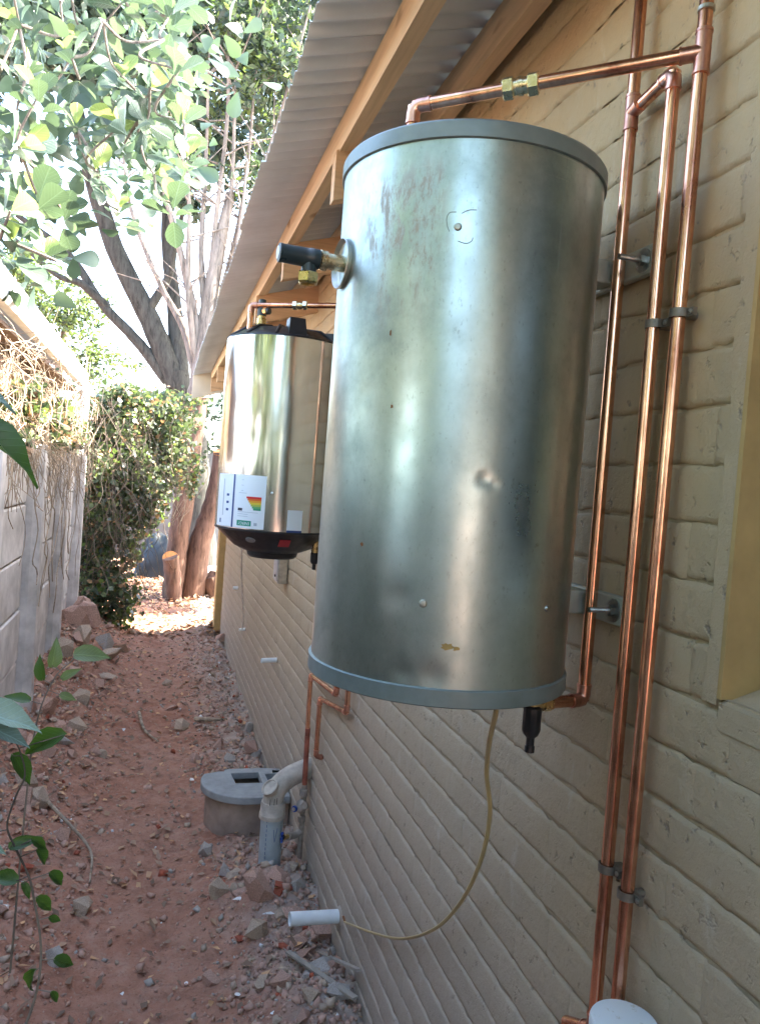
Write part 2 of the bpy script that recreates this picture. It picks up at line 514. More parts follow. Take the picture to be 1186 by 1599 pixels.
gme = raw_mesh('ground', np.stack([GX, GY, GZ], -1).reshape(-1,3), gf, 4, M['ground'], None, True)
ground = link(bpy.data.objects.new('ground', gme))
tag(ground, 'uneven red earth passage strewn with rubble between wall and fence', 'ground', kind='structure')
slab = MB().box((.95, 12.6, -.2), (6, 20, .03)).build('paving', M['slab'], None, False)
tag(slab, 'pale concrete paving beyond the end of the house', 'paving', kind='structure')

# ------------------------------------------------------------------ house
house = empty('house', (WX, 9.5, 0), 'painted brick house with corrugated roof eaves on pine rafters', 'house')
Y0, Y1 = -7.0, 9.5                # the long wall
SL = .30                          # roof slope
def sheet_z(x): return E + .976 + SL*x
WIN = (-.35, .92, E - .273, E + .80)
wall = MB()
def wb(y0, y1, z0, z1): wall.box((WX+.0065, y0, z0), (WX+.22, y1, z1))
ztop = sheet_z(WX) - .02
wb(WIN[1], Y1, -.3, ztop); wb(Y0, WIN[0], -.3, ztop)
wb(WIN[0], WIN[1], -.3, WIN[2]); wb(WIN[0], WIN[1], WIN[3], ztop)
wall_o = wall.build('wall', M['wall'], house, False, (WX, 9.5, 0))
# courses of bricks; bed joints every 90 mm
PITCH, BL = .09, .23
def brick_variant(seed, L, back=True):
    g = np.random.default_rng(seed)
    nu, nv = 9, 7
    H = .0865
    us = np.array([-.006, .03, .15, .32, .5, .68, .85, .97, 1.006]) * L
    vs_ = np.array([0, .045, .13, .5, .87, .955, 1]) * H
    out = []
    tilt = g.normal(0, .0010); bow = g.normal(0, .0010); lean = g.normal(-.0006, .0010)
    depth = np.clip(g.normal(.0052, .0026, nu), .001, .010); wob = g.normal(0, .0016, (nu, 2)); wob[0] *= 0; wob[-1] *= 0; depth0 = .006
    for j in range(nv):
        for i in range(nu):
            edge_v = j in (0, nv-1); edge_u = i in (0, nu-1)
            x = g.normal(0, .0006) + tilt*(i/(nu-1)-.5) + bow*math.sin(math.pi*i/(nu-1))
            x += lean*(j/(nv-1)-.5)
            if edge_v: x += depth[i]
            elif j in (1, nv-2): x += .0012
            if i in (0, nu-1): x = .0004 + lean*(j/(nv-1)-.5)*.0 + (depth0 if edge_v else .0022 if j in (1, nv-2) else .0011)
            dz = wob[i, 0 if j < 3 else 1] if j not in (2, 3, 4) else wob[i, 0 if j < 3 else 1]*.4
            out.append((x, us[i], vs_[j] + dz))
    fs = [(j*nu+i, (j+1)*nu+i, (j+1)*nu+i+1, j*nu+i+1) for j in range(nv-1) for i in range(nu-1)]
    return np.array(out), np.array(fs)
NVAR = 14
bvars = [brick_variant(100+k, BL) for k in range(NVAR)]
bmesh_vars = []
for k, (v, f) in enumerate(bvars):
    bmesh_vars.append(raw_mesh('brick', v, f, 4, M['wall'], None, True))
cells = []
zb0 = E - .113 + .0035
rows = range(-21, 16)
tank_c, tank_r = Vector((.498, 1.290)), .226
for r in rows:
    z = zb0 + r*PITCH
    if z + PITCH > ztop + .02: continue
    off = (BL/2 if r % 2 else 0) + .01*((r*37) % 7 - 3)
    k = 0
    y = Y1 - off
    while y > Y0:
        ya, yb = max(Y0, y - BL), y
        y -= BL
        if yb - ya < .03: continue
        inwin = ya < WIN[1] and yb > WIN[0] and z + PITCH*.7 > WIN[2] - .01 and z < WIN[3]
        if inwin:
            if ya < WIN[1] < yb and yb - WIN[1] > .02: ya = WIN[1]
            elif ya < WIN[0] < yb and WIN[0] - ya > .02: yb = WIN[0]
            else: continue
        cells.append((r, ya, yb, z))
cam_p = Vector((0, 0, E))
inv = cam.matrix_world.inverted()
def in_view(p, m=1.04):
    q = inv @ Vector(p)
    if q.z > -.05: return None
    u, v = q.x/-q.z*1195/593, q.y/-q.z*1195/799.5
    return -q.z if abs(u) < m and abs(v) < m else None
def behind_tank(p):
    az = math.degrees(math.atan2(p[0], p[1])); d = math.hypot(p[0], p[1])
    return 12.2 < az < 29.6 and -.235 < (p[2]-E)/d < .385 and p[1] > 1.0
ranked = []
for i, (r, ya, yb, z) in enumerate(cells):
    p = (WX, (ya+yb)/2, z+.04)
    d = in_view(p)
    ranked.append((d if d is not None and not behind_tank(p) else 1e3 + i*1e-3, i))
ranked.sort()
single = {i for d, i in ranked[:295] if d < 900}
bulk_v, bulk_f, nb = [], [], 0
for i, (r, ya, yb, z) in enumerate(cells):
    k = RNG.integers(0, NVAR)
    jx = float(RNG.normal(0, .0002)); s = (yb-ya)/BL
    if i in single:
        o = bpy.data.objects.new('brick', bmesh_vars[k])
        o.location = (WX+jx, ya, z); o.scale = (1, s, 1)
        link(o, wall_o)
    else:
        v, f = bvars[k]
        v = v*np.array([1, s, 1]) + np.array([WX+jx, ya, z])
        bulk_v.append(v); bulk_f.append(f+nb); nb += len(v)
bo = bpy.data.objects.new('brickwork', raw_mesh('brickwork', np.concatenate(bulk_v), np.concatenate(bulk_f), 4, M['wall'], None, True))
link(bo, wall_o); bo['kind'] = 'stuff'
# window opening: ochre reveals, sloping sill, plaster margin, frame and pane
win = MB()
jy = WIN[1]
win.box((WX-.004, jy-.006, WIN[2]), (WX+.19, jy+.004, WIN[3])).box((WX-.004, WIN[0]-.004, WIN[2]), (WX+.19, WIN[0]+.006, WIN[3]))
win.box((WX-.004, WIN[0], WIN[3]-.004), (WX+.19, WIN[1], WIN[3]+.006))
wo_ = win.build('window_reveal', M['ochre'], house, False)
wo_['label'] = 'ochre yellow plastered window reveal'
sl = MB(); sl.add([(WX-.003, WIN[0]-.002, WIN[2]-.045), (WX-.003, jy-.002, WIN[2]-.045), (WX+.19, jy-.002, WIN[2]-.045), (WX+.19, WIN[0]-.04, WIN[2]-.045),
                   (WX-.003, WIN[0]-.002, WIN[2]-.006), (WX-.003, jy-.002, WIN[2]-.006), (WX+.19, jy-.002, WIN[2]+.055), (WX+.19, WIN[0]-.04, WIN[2]+.055)],
       [(0,3,2,1),(4,5,6,7),(0,1,5,4),(1,2,6,5),(2,3,7,6),(3,0,4,7)])
sl.build('window_sill', M['wall'], house, False)
mg = MB(); n = 26
ys = np.linspace(WIN[2]-.01, WIN[3]+.08, n)
vs = []
for z in ys:
    w = .036 + .012*(vnoise(np.array([z*9.]), np.array([.3]), 8)[0]-.5) + .01*(vnoise(np.array([z*31.]), np.array([.3]), 9)[0]-.5)
    vs += [(WX-.0045, jy+.002, z), (WX-.0045, jy+w*.8, z), (WX+.006, jy+w, z)]
mg.add(vs, [(i*3+k, i*3+k+1, i*3+k+4, i*3+k+3) for i in range(n-1) for k in range(2)])
mg.build('plaster_margin', M['wall'], house)
fr = MB()
for a, b in (((WIN[0], WIN[2]+.05), (WIN[1], WIN[2]+.10)), ((WIN[0], WIN[3]-.05), (WIN[1], WIN[3])), ((WIN[0], WIN[2]+.10), (WIN[0]+.05, WIN[3]-.05)), ((WIN[1]-.05, WIN[2]+.10), (WIN[1], WIN[3]-.05)), ((.26, WIN[2]+.10), (.30, WIN[3]-.05))):
    fr.box((WX+.13, a[0], a[1]), (WX+.17, b[0], b[1]))
fo = fr.build('window_frame', M['window'], house, False)
MB().box((WX+.148, WIN[0]+.05, WIN[2]+.10), (WX+.154, .26, WIN[3]-.05)).build('pane', M['glass'], fo, False)
MB().box((WX+.148, .30, WIN[2]+.10), (WX+.154, WIN[1]-.05, WIN[3]-.05)).build('pane', M['glass'], fo, False)
# the other walls that close the house
ew = MB().box((WX+.005, Y1, -.3), (6, Y1+.2, E+1.1)).box((WX+.23, Y0, -.3), (6, Y0+.2, E+1.2)).box((6, Y0, -.3), (6.2, Y1+.2, E+1.3))
ew.box((WX+.23, Y0+.2, E+1.0), (6, Y1, E+1.05))
ew.build('end_wall', M['plaster'], house, False)
MB().box((.725, 9.36, -.3), (WX+.004, 9.62, E+.98)).build('corner_pier', M['ochre'], house, False)['label'] = 'ochre yellow corner pier'
# roof: purlins on rafters, corrugated sheets
roof = empty('roof', (.264, 9.3, E+1.05)); col.objects.unlink(roof); link(roof, house)
def slope_beam(x0, x1, y0, y1, h, ztop_at, mat, name, parent):
    """a timber following the roof slope from x0 to x1 with plumb-cut ends"""
    b = MB(); vs = []
    for y in (y0, y1):
        for x in (x0, x1):
            zt = ztop_at(x); vs += [(x, y, zt-h), (x, y, zt)]
    b.add(vs, [(0,2,3,1),(4,5,7,6),(0,1,5,4),(2,6,7,3),(1,3,7,5),(0,4,6,2)])
    return b.build(name, mat, parent, False)
raf_top = lambda x: E + 1.012 + SL*(x-.46)
for y in (.15, 2.34, 3.36, 4.38, 5.40, 6.42, 7.44, 8.40):
    slope_beam(.452, 6, y-.003, y+.047, .152, raf_top, M['pine_x'], 'rafter', roof)
for x0 in (.46, .715, 1.7, 2.8, 3.9, 5.0):
    slope_beam(x0, x0+.05, Y0-.1, 8.62, .099, lambda x: sheet_z(x)-.010, M['pine_y'], 'purlin', roof)
# sheets
CP, CA = .076, .0085
seg = 8
yy = Y0 - .25
while yy < 8.5:
    n = 10*seg + 3
    ys = yy + np.arange(n)*CP/seg
    prof = CA*np.cos(2*np.pi*ys/CP)
    dz = .0012 * (int(round((yy-Y0)/.76)) % 2)
    xe = .264 + float(RNG.normal(0, .004))
    xs = [xe, .6, 2.5, 6.3]
    v = np.array([[x, y, sheet_z(x) + p + dz] for y, p in zip(ys, prof) for x in xs])
    m = len(xs)
    f = np.array([(i*m+k, i*m+k+1, (i+1)*m+k+1, (i+1)*m+k) for i in range(n-1) for k in range(m-1)])
    o = bpy.data.objects.new('roof_sheet', raw_mesh('roof_sheet', v, f, 4, M['sheet'], None, True))
    link(o, roof)
    md = o.modifiers.new('t', 'SOLIDIFY'); md.thickness = .0008
    yy += 10*CP
ROOF_END = yy
slope_beam(.272, 3.2, ROOF_END-.02, ROOF_END+.012, .25, lambda x: sheet_z(x)-.012, M['cream'], 'barge_board', house)

# ------------------------------------------------------------------ copper work helpers
PR = .011
def pipe(parent, a, b, r=PR, mat=None, name='pipe'):
    return MB().tube([a, b], r, 20).build(name, mat or M['copper'], parent, True)
def elbow(parent, a, c, b, r=PR, reach=.028, mat=None):
    a, b, c = Vector(a), Vector(b), Vector(c)
    da, db = (a-c).normalized(), (b-c).normalized()
    p0, p1 = c+da*reach*.55, c+db*reach*.55
    pts = [c+da*reach] + [p0*(1-t)**2 + c*2*t*(1-t) + p1*t**2 for t in [i/8 for i in range(9)]] + [c+db*reach]
    mb = MB().tube(pts, r*1.13, 20)
    for p, d in ((c+da*reach, da), (c+db*reach, db)):
        mb.tube([p-d*.003, p+d*.0012], r*1.22, 20)
    return mb.build('elbow', mat or M['fitting'], parent)
def tee(parent, c, d, br, r=PR, reach=.03, mat=None):
    c, d, br = Vector(c), Vector(d).normalized(), Vector(br).normalized()
    mb = MB().tube([c-d*reach, c+d*reach], r*1.13, 20).tube([c, c+br*reach], r*1.12, 20)
    for p, k in ((c-d*reach, -d), (c+d*reach, d), (c+br*reach, br)):
        mb.tube([p-k*.003, p+k*.0012], r*1.22, 20)
    return mb.build('tee', mat or M['fitting'], parent)
def run(parent, pts, r=PR, mat=None, fmat=None, reach=.028):
    pts = [Vector(p) for p in pts]
    for a, b in zip(pts, pts[1:]):
        pipe(parent, a, b, r, mat)
    for a, c, b in zip(pts, pts[1:], pts[2:]):
        elbow(parent, a, c, b, r, reach, fmat)
def coupling(parent, c, d, r=PR, s=1.0):
    d = Vector(d).normalized(); c = Vector(c)
    o = MB().lathe([(r*1.25, -.03*s), (r*1.25, .03*s)], c, d, 20).build('coupling', M['nickel'], parent)
    for k in (-1, 1):
        MB().lathe([(r*1.45, -.0095*s), (r*1.72, -.008*s), (r*1.72, .008*s), (r*1.45, .0095*s)], c + d*k*.021*s, d, 6, phase=.3).build('nut', M['nickel'], o, True, None, 20)
    MB().lathe([(r*1.42, -.004*s), (r*1.42, .004*s)], c, d, 20).build('body', M['nickel'], o)
    return o

# ------------------------------------------------------------------ large water heater
TC = Vector((.498, 1.290, 0)); TR = .226
ZB, ZT = E-.330, E+.551
wh = empty('water_heater', (TC.x, TC.y, ZB), 'large dented galvanised cylinder water heater hanging on wall brackets', 'water heater')
nseg, nz = 220, 150
dents = [  # (azimuth deg from facing -Y towards +X, height above base, radius, depth)
    (-38, .16, .03, .0010), (-8, .351, .014, .0022), (-4, .343, .010, .0016), (30, .718, .010, .0018),
    (-60, .47, .018, .0010), (-22, .045, .03, .0022), (-34, .047, .02, .0018), (36, .40, .05, .0006), (-30, .25, .06, .0006)]
th = np.linspace(0, 2*np.pi, nseg, endpoint=False)
zz = np.linspace(.024, .858, nz)
T, Z = np.meshgrid(th, zz)
rad = np.full_like(T, TR)
rad += (vnoise(T*3.2, Z*3, 21)-.5)*.0008 + (vnoise(T*9, Z*10, 22)-.5)*.00015
for az, h, rr_, d in dents:
    a0 = R(az - 90)
    da = (T - a0 + np.pi) % (2*np.pi) - np.pi
    rad -= d*np.exp(-((da*TR)**2 + (Z-h)**2)/(rr_**2)*2)
v = np.stack([rad*np.cos(T), rad*np.sin(T), Z], -1).reshape(-1, 3)
ii = np.arange(nseg*nz).reshape(nz, nseg)
f = np.stack([ii[:-1], np.roll(ii, -1, 1)[:-1], np.roll(ii, -1, 1)[1:], ii[1:]], -1).reshape(-1, 4)
body = bpy.data.objects.new('body', raw_mesh('body', v, f, 4, M['galv'], None, True))
body.location = (TC.x, TC.y, ZB); link(body, wh)
def ring(name, prof, mat, parent, c=TC, zb=ZB, seg=128):
    return MB().lathe(prof, (c.x, c.y, zb), (0,0,1), seg).build(name, mat, parent, True, (c.x, c.y, zb), 30)
ring('top_rim', [(TR-.02, .853), (TR+.0015, .853), (TR+.0042, .8545), (TR+.0042, .877), (TR+.002, .8805), (TR-.012, .881), (TR-.014, .874), (0, .874)], M['rim'], wh)
ring('bottom_rim', [(0, .004), (TR-.014, .004), (TR-.012, 0), (TR+.002, 0), (TR+.0042, .002), (TR+.0042, .027), (TR+.0015, .0285), (TR-.02, .0285)], M['rim'], wh)
def on_tank(az, h, off=0.0, c=TC, r=TR, zb=ZB):
    a = R(az-90)
    return Vector((c.x+(r+off)*math.cos(a), c.y+(r+off)*math.sin(a), zb+h)), Vector((math.cos(a), math.sin(a), 0))
for az, h, rr_, m in ((-27.7, .156, .0065, 'zinc'), (27.2, .154, .005, 'steel'), (-25.5, .722, .006, 'zinc')):
    p, nrm = on_tank(az, h, -.001)
    MB().lathe([(rr_, 0), (rr_, .0015), (rr_*.75, .004), (0, .005)], p, nrm, 16).build('rivet', M[m], wh)
MB().tube([on_tank(17, .68+.17*k/20, -.0001)[0] for k in range(21)], .0006, 6).build('seam', M['rim'], wh)
rust = simple('rust', (.22, .09, .035), .9)
glue = simple('tan_glue', (.42, .28, .10), .8)
def blot(name, az, h, w, hh, mat, seed):
    g = np.random.default_rng(seed); n = 14; vs = []
    ctr, _ = on_tank(az, h, .0012)
    for k in range(n):
        a = 2*math.pi*k/n; q = g.uniform(.55, 1.1)
        p, _ = on_tank(az + math.degrees(w*math.cos(a)*q/TR), h + hh*math.sin(a)*q, .0011)
        vs.append(p)
    MB().add([ctr]+vs, [(0, 1+k, 1+(k+1) % n) for k in range(n)]).build(name, mat, wh)
blot('rust_spot', -56, .235, .0035, .004, rust, 1)
blot('rust_spot', -46.5, .452, .003, .0035, rust, 2)
blot('rust_spot', -49.6, .565, .002, .006, rust, 3)
blot('glue_patch', -17.3, .094, .010, .006, glue, 4)
blot('glue_patch', -13.8, .092, .006, .004, glue, 5)
# marker scribble round the upper rivet
scrib = [(-26.5, .744), (-29, .743), (-30, .735), (-29.6, .724), (-28.6, .715)]
mk = simple('marker_ink', (.22, .25, .23), .6)
for pts in (scrib, [(-24.5, .742), (-22, .747), (-19, .748)], [(-25, .701), (-22, .698), (-20, .702), (-19.6, .707)]):
    MB().tube(smooth_path([on_tank(a, h, .0002)[0] for a, h in pts], 5), .0007, 6).build('marker_line', mk, wh)
# collar and pressure valve on the far-left side
cp, cn = on_tank(-90, .698, -.004)
cn = Vector((-1, -.10, .0)).normalized()
ax = cn
cp = Vector((TC.x - TR + .001, 1.277, E+.366))
collar = MB().lathe([(.030, -.012), (.038, -.004), (.0425, .007), (.0405, .0085), (.036, .001), (.020, -.004), (0, -.004)], cp, ax, 40).build('collar', M['zinc'], wh)
pv = MB().lathe([(.0135, -.004), (.0135, .030), (.0165, .031), (.0165, .042), (.014, .043), (.014, .05)], cp, ax, 24).build('pressure_valve', M['nickel'], wh)
vb = MB().lathe([(.016, .044), (.0165, .046), (.0165, .060), (.0155, .062), (.0155, .072), (.0150, .105), (.0155, .108), (.0155, .112), (.012, .113)], cp, ax, 28)
vb.lathe([(.0125, 0), (.0125, .028)], cp+ax*.060, (0, 0, -1), 24)
vb.build('valve_body', M['bluecap'], pv)
MB().lathe([(.0105, .1125), (.0105, .1140), (0, .1140)], cp, ax, 24).build('valve_cap', M['pvc'], pv)
MB().lathe([(.0165, .024), (.018, .026), (.018, .040), (.0155, .043), (.012, .043), (.011, .034)], cp+ax*.060, (0, 0, -1), 6, phase=.2).build('outlet_nut', M['brass'], pv, True, None, 20)
# drain cock underneath
dc = Vector((.660, 1.215, ZB))
dv = MB().lathe([(.012, -.004), (.012, .012), (.015, .014), (.015, .030), (.012, .033), (.012, .05)], dc, (0,0,-1), 20).build('drain_cock', M['brass'], wh)
MB().lathe([(.013, .040), (.0165, .044), (.0165, .085), (.014, .092), (.009, .097), (.0075, .100), (.0075, .112), (.009, .114), (.009, .124), (.005, .126)], dc, (0,0,-1), 10).build('drain_body', M['black'], dv)
dside = Vector((1, .0, 0))
MB().lathe([(.012, 0), (.012, .018), (.0155, .019), (.0155, .034), (.013, .036)], dc+Vector((0,0,-.066+.03)), dside, 6).build('outlet_nut', M['brass'], dv, True, None, 20)
# wall brackets: bar, standoff arm, washer and bolt
for zr in (.424, -.190):
    z = E+zr
    b = MB()
    b.box((.782, 1.142, z-.026), (.7985, 1.44, z+.026))
    b.box((.716, 1.262, z-.022), (.782, 1.318, z+.022))
    bo_ = b.build('bracket', M['bracket'], wh, False)
    md = bo_.modifiers.new('bevel', 'BEVEL'); md.width = .004; md.segments = 2
    for yb in (1.178, 1.40):
        MB().lathe([(.021, 0), (.021, .0022), (.006, .0024)], (.782, yb, z), (-1, 0, 0), 24).build('washer', M['steel'], bo_)
        nut = MB().lathe([(.0105, .0022), (.0105, .0105), (.008, .0115)], (.782, yb, z), (-1, 0, 0), 6)
        prof = []
        for k in range(26): prof += [(.0052 if k % 2 else .0045, .010 + k*.0016)]
        nut.lathe(prof, (.782, yb, z), (-1, 0, 0), 12)
        nut.build('bolt', M['steel'], bo_, True, None, 20)

# ------------------------------------------------------------------ copper pipes at the large heater
XP = .770
pa = empty('copper_pipework', (XP, 1.238, 0), 'copper riser close beside the large heater, tee linked to a second drop pipe', 'pipework')
A_y, B_y, C_y = 1.238, 1.113, 1.050
zA0 = E-.402
run(pa, [(.705, 1.215, ZB-.036), (.745, 1.222, zA0+.028), (XP, A_y, zA0+.03), (XP, A_y, E+1.28)][1:] if False else [(.690, 1.215, ZB-.066+.03), (XP, 1.232, ZB-.066+.03), (XP, A_y, E+1.21)])
tz = E+.700
tee(pa, (XP, 1.236, tz), (0,0,1), (-.1, -1, .12))
run(pa, [(XP, 1.236, tz), (XP-.004, B_y, tz+.012), (XP, B_y, E-.905), (XP-.004, 1.19, E-.945)])
pb = empty('copper_pipework', (XP, C_y, 0), 'copper riser nearest the window with a branch to the top of the large heater', 'pipework')
pipe(pb, (XP, C_y, E+1.23), (XP, C_y+.006, E-1.90))
tC = Vector((XP, C_y, E+.712)); t0 = Vector((.388, 1.322, E+.672))
dirh = (t0 - tC).normalized()
tee(pb, tC, (0,0,1), dirh, reach=.033)
pipe(pb, tC, t0)
pipe(pb, t0, (t0.x, t0.y, ZT-.008))
elbow(pb, tC, t0, (t0.x, t0.y, ZT-.05), reach=.03)
coupling(pb, tC + (t0-tC)*.60, dirh)
MB().tube([(XP, C_y, E+.775), (XP, C_y, E+.781)], PR*1.2, 20).build('solder_ring', M['zinc'], pb)
def clip(y, z, label, thick=.0135):
    o = empty('pipe_clip', (WX, y, z), label, 'pipe clip', 'clips holding the copper pipes')
    c = Vector((XP, y, z)); r = PR+.0025
    mb = MB()
    arc = [c + Vector((-math.cos(a)*r, math.sin(a)*r, 0)) for a in [math.pi*(i/14-.5)*1.15 for i in range(15)]]
    for s0, s1 in zip(arc, arc[1:]):
        d0, d1 = (s0-c).normalized()*.0022, (s1-c).normalized()*.0022
        h = Vector((0,0,thick/2))
        mb.add([s0-h, s1-h, s1+h, s0+h, s0+d0-h, s1+d1-h, s1+d1+h, s0+d0+h], [(0,3,2,1),(4,5,6,7),(0,1,5,4),(2,3,7,6),(1,2,6,5),(3,0,4,7)])
    mb.build('strap', M['clip'], o)
    MB().box((XP+.004, y-r-.014, z-thick/2), (XP+.012, y+r+.004, z+thick/2)).build('saddle', M['clip'], o, False)
    MB().lathe([(.0075, 0), (.0075, WX-XP-.010)], (XP+.011, y, z), (1,0,0), 12).build('spacer', M['clip'], o)
    MB().lathe([(.004, 0), (.004, .002), (.002, .003)], (XP+.004, y-r-.009, z), (-1,0,0), 10).build('screw', M['steel'], o)
clip(B_y, E+.300, 'upper clip on the second copper drop pipe, below the top wall bracket')
clip(C_y+.001, E+.306, 'upper clip on the copper riser nearest the window')
clip(B_y, E-.620, 'lower clip on the second copper drop pipe, below the window sill')
clip(C_y+.004, E-.634, 'lower clip on the copper riser nearest the window')

# yellow cable hanging from the large heater to the wall
cabp = [(.60,1.236,-.322),(.605,1.245,-.385),(.645,1.347,-.484),(.685,1.431,-.581),(.72,1.473,-.682),(.75,1.558,-.824),(.765,1.676,-.987),(.775,1.854,-1.164),(.78,2.105,-1.344),(.78,2.384,-1.495),(.776,2.746,-1.667)]
cab = empty('electric_cable', (.6, 1.24, E-.33), 'yellowed clear sheathed cable hanging loose below the large heater', 'cable')
cp_ = smooth_path([(x, y, E+z) for x, y, z in cabp])
off = Vector((-.0022, 0, .0012))
MB().tube(cp_, .0042, 10).build('sheath', M['cable'], cab)
MB().tube([p+off*1.5 for p in cp_], .0030, 8).build('core', M['cable'], cab)
e = cp_[-1]
MB().tube([e, e+Vector((0, .03, .006))], .0045, 8).build('cable_end', rust, cab)

# ------------------------------------------------------------------ small water heater
SC = Vector((.472, 3.235, 0)); SR = .245
SB, ST = E-.217, E+.553
sh = empty('water_heater', (SC.x, SC.y, SB), 'smaller polished steel water heater with black end caps and energy label', 'water heater')
prof = [(SR, 0), (SR+.001, .004)] + [(SR, .01+.75*k/40) for k in range(41)] + [(SR-.002, ST-SB)]
mb = MB()
sb = []
nseg = 128
zz = np.linspace(0, ST-SB, 60); th = np.linspace(0, 2*np.pi, nseg, endpoint=False)
T, Z = np.meshgrid(th, zz)
rad = np.full_like(T, SR) + (vnoise(T*4, Z*3, 31)-.5)*.0005
for az, h, rr_, d in ((-36, .52, .05, .0016), (-30, .40, .05, .001), (-8, .36, .03, .0006), (5, .30, .03, .0005), (-50, .45, .06, .0016)):
    da = (T - R(az-90) + np.pi) % (2*np.pi) - np.pi
    rad -= d*np.exp(-((da*SR)**2 + (Z-h)**2)/(rr_**2)*2)
v = np.stack([rad*np.cos(T), rad*np.sin(T), Z], -1).reshape(-1, 3)
ii = np.arange(nseg*60).reshape(60, nseg)
f = np.stack([ii[:-1], np.roll(ii, -1, 1)[:-1], np.roll(ii, -1, 1)[1:], ii[1:]], -1).reshape(-1, 4)
body = bpy.data.objects.new('body', raw_mesh('body', v, f, 4, M['inox'], None, True))
body.location = (SC.x, SC.y, SB); link(body, sh)
H2 = ST-SB
tcap = ring('top_cap', [(SR-.01, H2-.002), (SR+.0005, H2-.001), (SR-.002, H2+.006), (SR-.02, H2+.016), (SR*.72, H2+.046), (SR*.45, H2+.060), (0, H2+.064)], M['black'], sh, SC, SB)
for k in range(12):
    a = 2*math.pi*k/12+.2
    p0 = Vector((SC.x+(SR-.006)*math.cos(a), SC.y+(SR-.006)*math.sin(a), SB+H2+.008))
    p1 = Vector((SC.x+SR*.4*math.cos(a), SC.y+SR*.4*math.sin(a), SB+H2+.062))
    pm = Vector((SC.x+SR*.72*math.cos(a), SC.y+SR*.72*math.sin(a), SB+H2+.050))
    MB().tube([p0, pm, p1], .006, 6).build('rib', M['black'], tcap)
for az, w, z1 in ((2, .033, .080), (62, .045, .050)):
    a = R(az-90); u = Vector((math.cos(a), math.sin(a), 0)); s = Vector((-u.y, u.x, 0))
    c = Vector((SC.x, SC.y, SB+H2)) + u*(SR-.055)
    lg = MB(); vs = []
    for zf, k, ro in ((.0, 1.12, .045), (z1, .92, .022)):
        for sx in (-1, 1):
            vs += [c - u*.05 + s*sx*w*k + Vector((0,0,zf)), c + u*ro + s*sx*w*k + Vector((0,0,zf))]
    lg.add(vs, [(0,2,3,1),(4,5,7,6),(0,1,5,4),(2,6,7,3),(1,3,7,5),(0,4,6,2)]).build('lug', M['black'], tcap, False)
bcap = ring('bottom_cap', [(0, -.124), (.07, -.124), (.095, -.121), (.104, -.113), (.108, -.096), (.125, -.092), (.165, -.074), (SR-.012, -.010), (SR+.0012, -.003), (SR+.0012, .004), (SR-.01, .005)], M['black'], sh, SC, SB)
for k in range(8):
    a = 2*math.pi*k/8+.15
    MB().tube([(SC.x+.098*math.cos(a), SC.y+.105*math.sin(a), SB-.097), (SC.x+(SR-.02)*math.cos(a), SC.y+(SR-.02)*math.sin(a), SB-.011)], .005, 6).build('rib', M['black'], bcap)
# stickers on the small heater
def patch(name, az0, az1, z0, z1, off, mat, parent, skew=0, n=14):
    mb = MB(); vs = []
    for i in range(n+1):
        t = i/n
        for z, s in ((z0, skew), (z1, 0)):
            az = az0+(az1-az0)*t
            if s: az = az0 + s + (az1-az0-s)*t if s > 0 else az
            vs.append(on_tank(az, z, off, SC, SR, SB)[0])
    mb.add(vs, [(2*i, 2*i+2, 2*i+3, 2*i+1) for i in range(n)])
    return mb.build(name, mat, parent)
flat = lambda nm, c: NT(nm).set(c, .45)
st_w = flat('sticker_white', (.74, .80, .84)); st_b = flat('sticker_blue', (.02, .06, .22)); st_g = flat('sticker_green', (.0, .26, .16)); st_k = flat('sticker_black', (.03, .03, .05)); st_l = flat('sticker_grey', (.40, .46, .52))
LA0, LA1, LZ0, LZ1 = -78.5, -17.5, .008, .218
lab = patch('label', LA0, LA1, LZ0, LZ1, .0012, st_w, sh)
lab['label'] = 'white energy label stuck on upside down'
def lp(u, w): return LA0+(LA1-LA0)*u, LZ0+(LZ1-LZ0)*w
def lpatch(name, u0, u1, w0, w1, mat, off=.0018):
    a0, z0 = lp(u0, w0); a1, z1 = lp(u1, w1)
    return patch(name, a0, a1, z0, z1, off, mat, lab, n=6)
lpatch('divider', .44, .475, .0, 1, st_b)
bars = [(.62,.01,.02),(.66,.12,.02),(.70,.32,.03),(.68,.50,.05),(.36,.44,.08),(.12,.36,.14),(.02,.28,.15)]
for k, c in enumerate(bars):
    w1 = .60-.036*k; u0 = .70+.020*k
    lpatch('energy_bar', u0, .94, w1-.037, w1, flat('bar_%d' % k, c))
lpatch('energy_grade', .56, .64, .325, .375, st_k)
lpatch('energy_banner', .555, .80, .045, .145, st_g)
lpatch('stamp', .845, .895, .06, .115, st_l)
for w0, u0, u1 in ((.90,.60,.64), (.80,.60,.64), (.70,.60,.64), (.655,.56,.70), (.30,.56,.90), (.26,.56,.74), (.22,.56,.74)):
    lpatch('print_line', u0, u1, w0, w0+.008, st_l)
for k in range(3): lpatch('icon', .30, .36, .30+.14*k, .345+.14*k, st_b)
lpatch('print_line', .20, .225, .20, .90, st_l); lpatch('print_line', .13, .17, .06, .14, st_b)
cu = bpy.data.curves.new('lettering', 'FONT'); cu.body = 'ENERGY'; cu.size = 1; cu.align_x = 'CENTER'; cu.align_y = 'CENTER'
to = bpy.data.objects.new('tmp', cu); col.objects.link(to)
dg = bpy.context.evaluated_depsgraph_get()
tme = bpy.data.meshes.new_from_object(to.evaluated_get(dg))
bpy.data.objects.remove(to)
ca0, cz0 = lp(.6775, .095)
for vtx in tme.vertices:
    p = on_tank(ca0 - math.degrees(vtx.co.x*.0135/SR), cz0 - vtx.co.y*.0165, .0024, SC, SR, SB)[0]
    vtx.co = p
tme.materials.clear(); tme.materials.append(st_w)
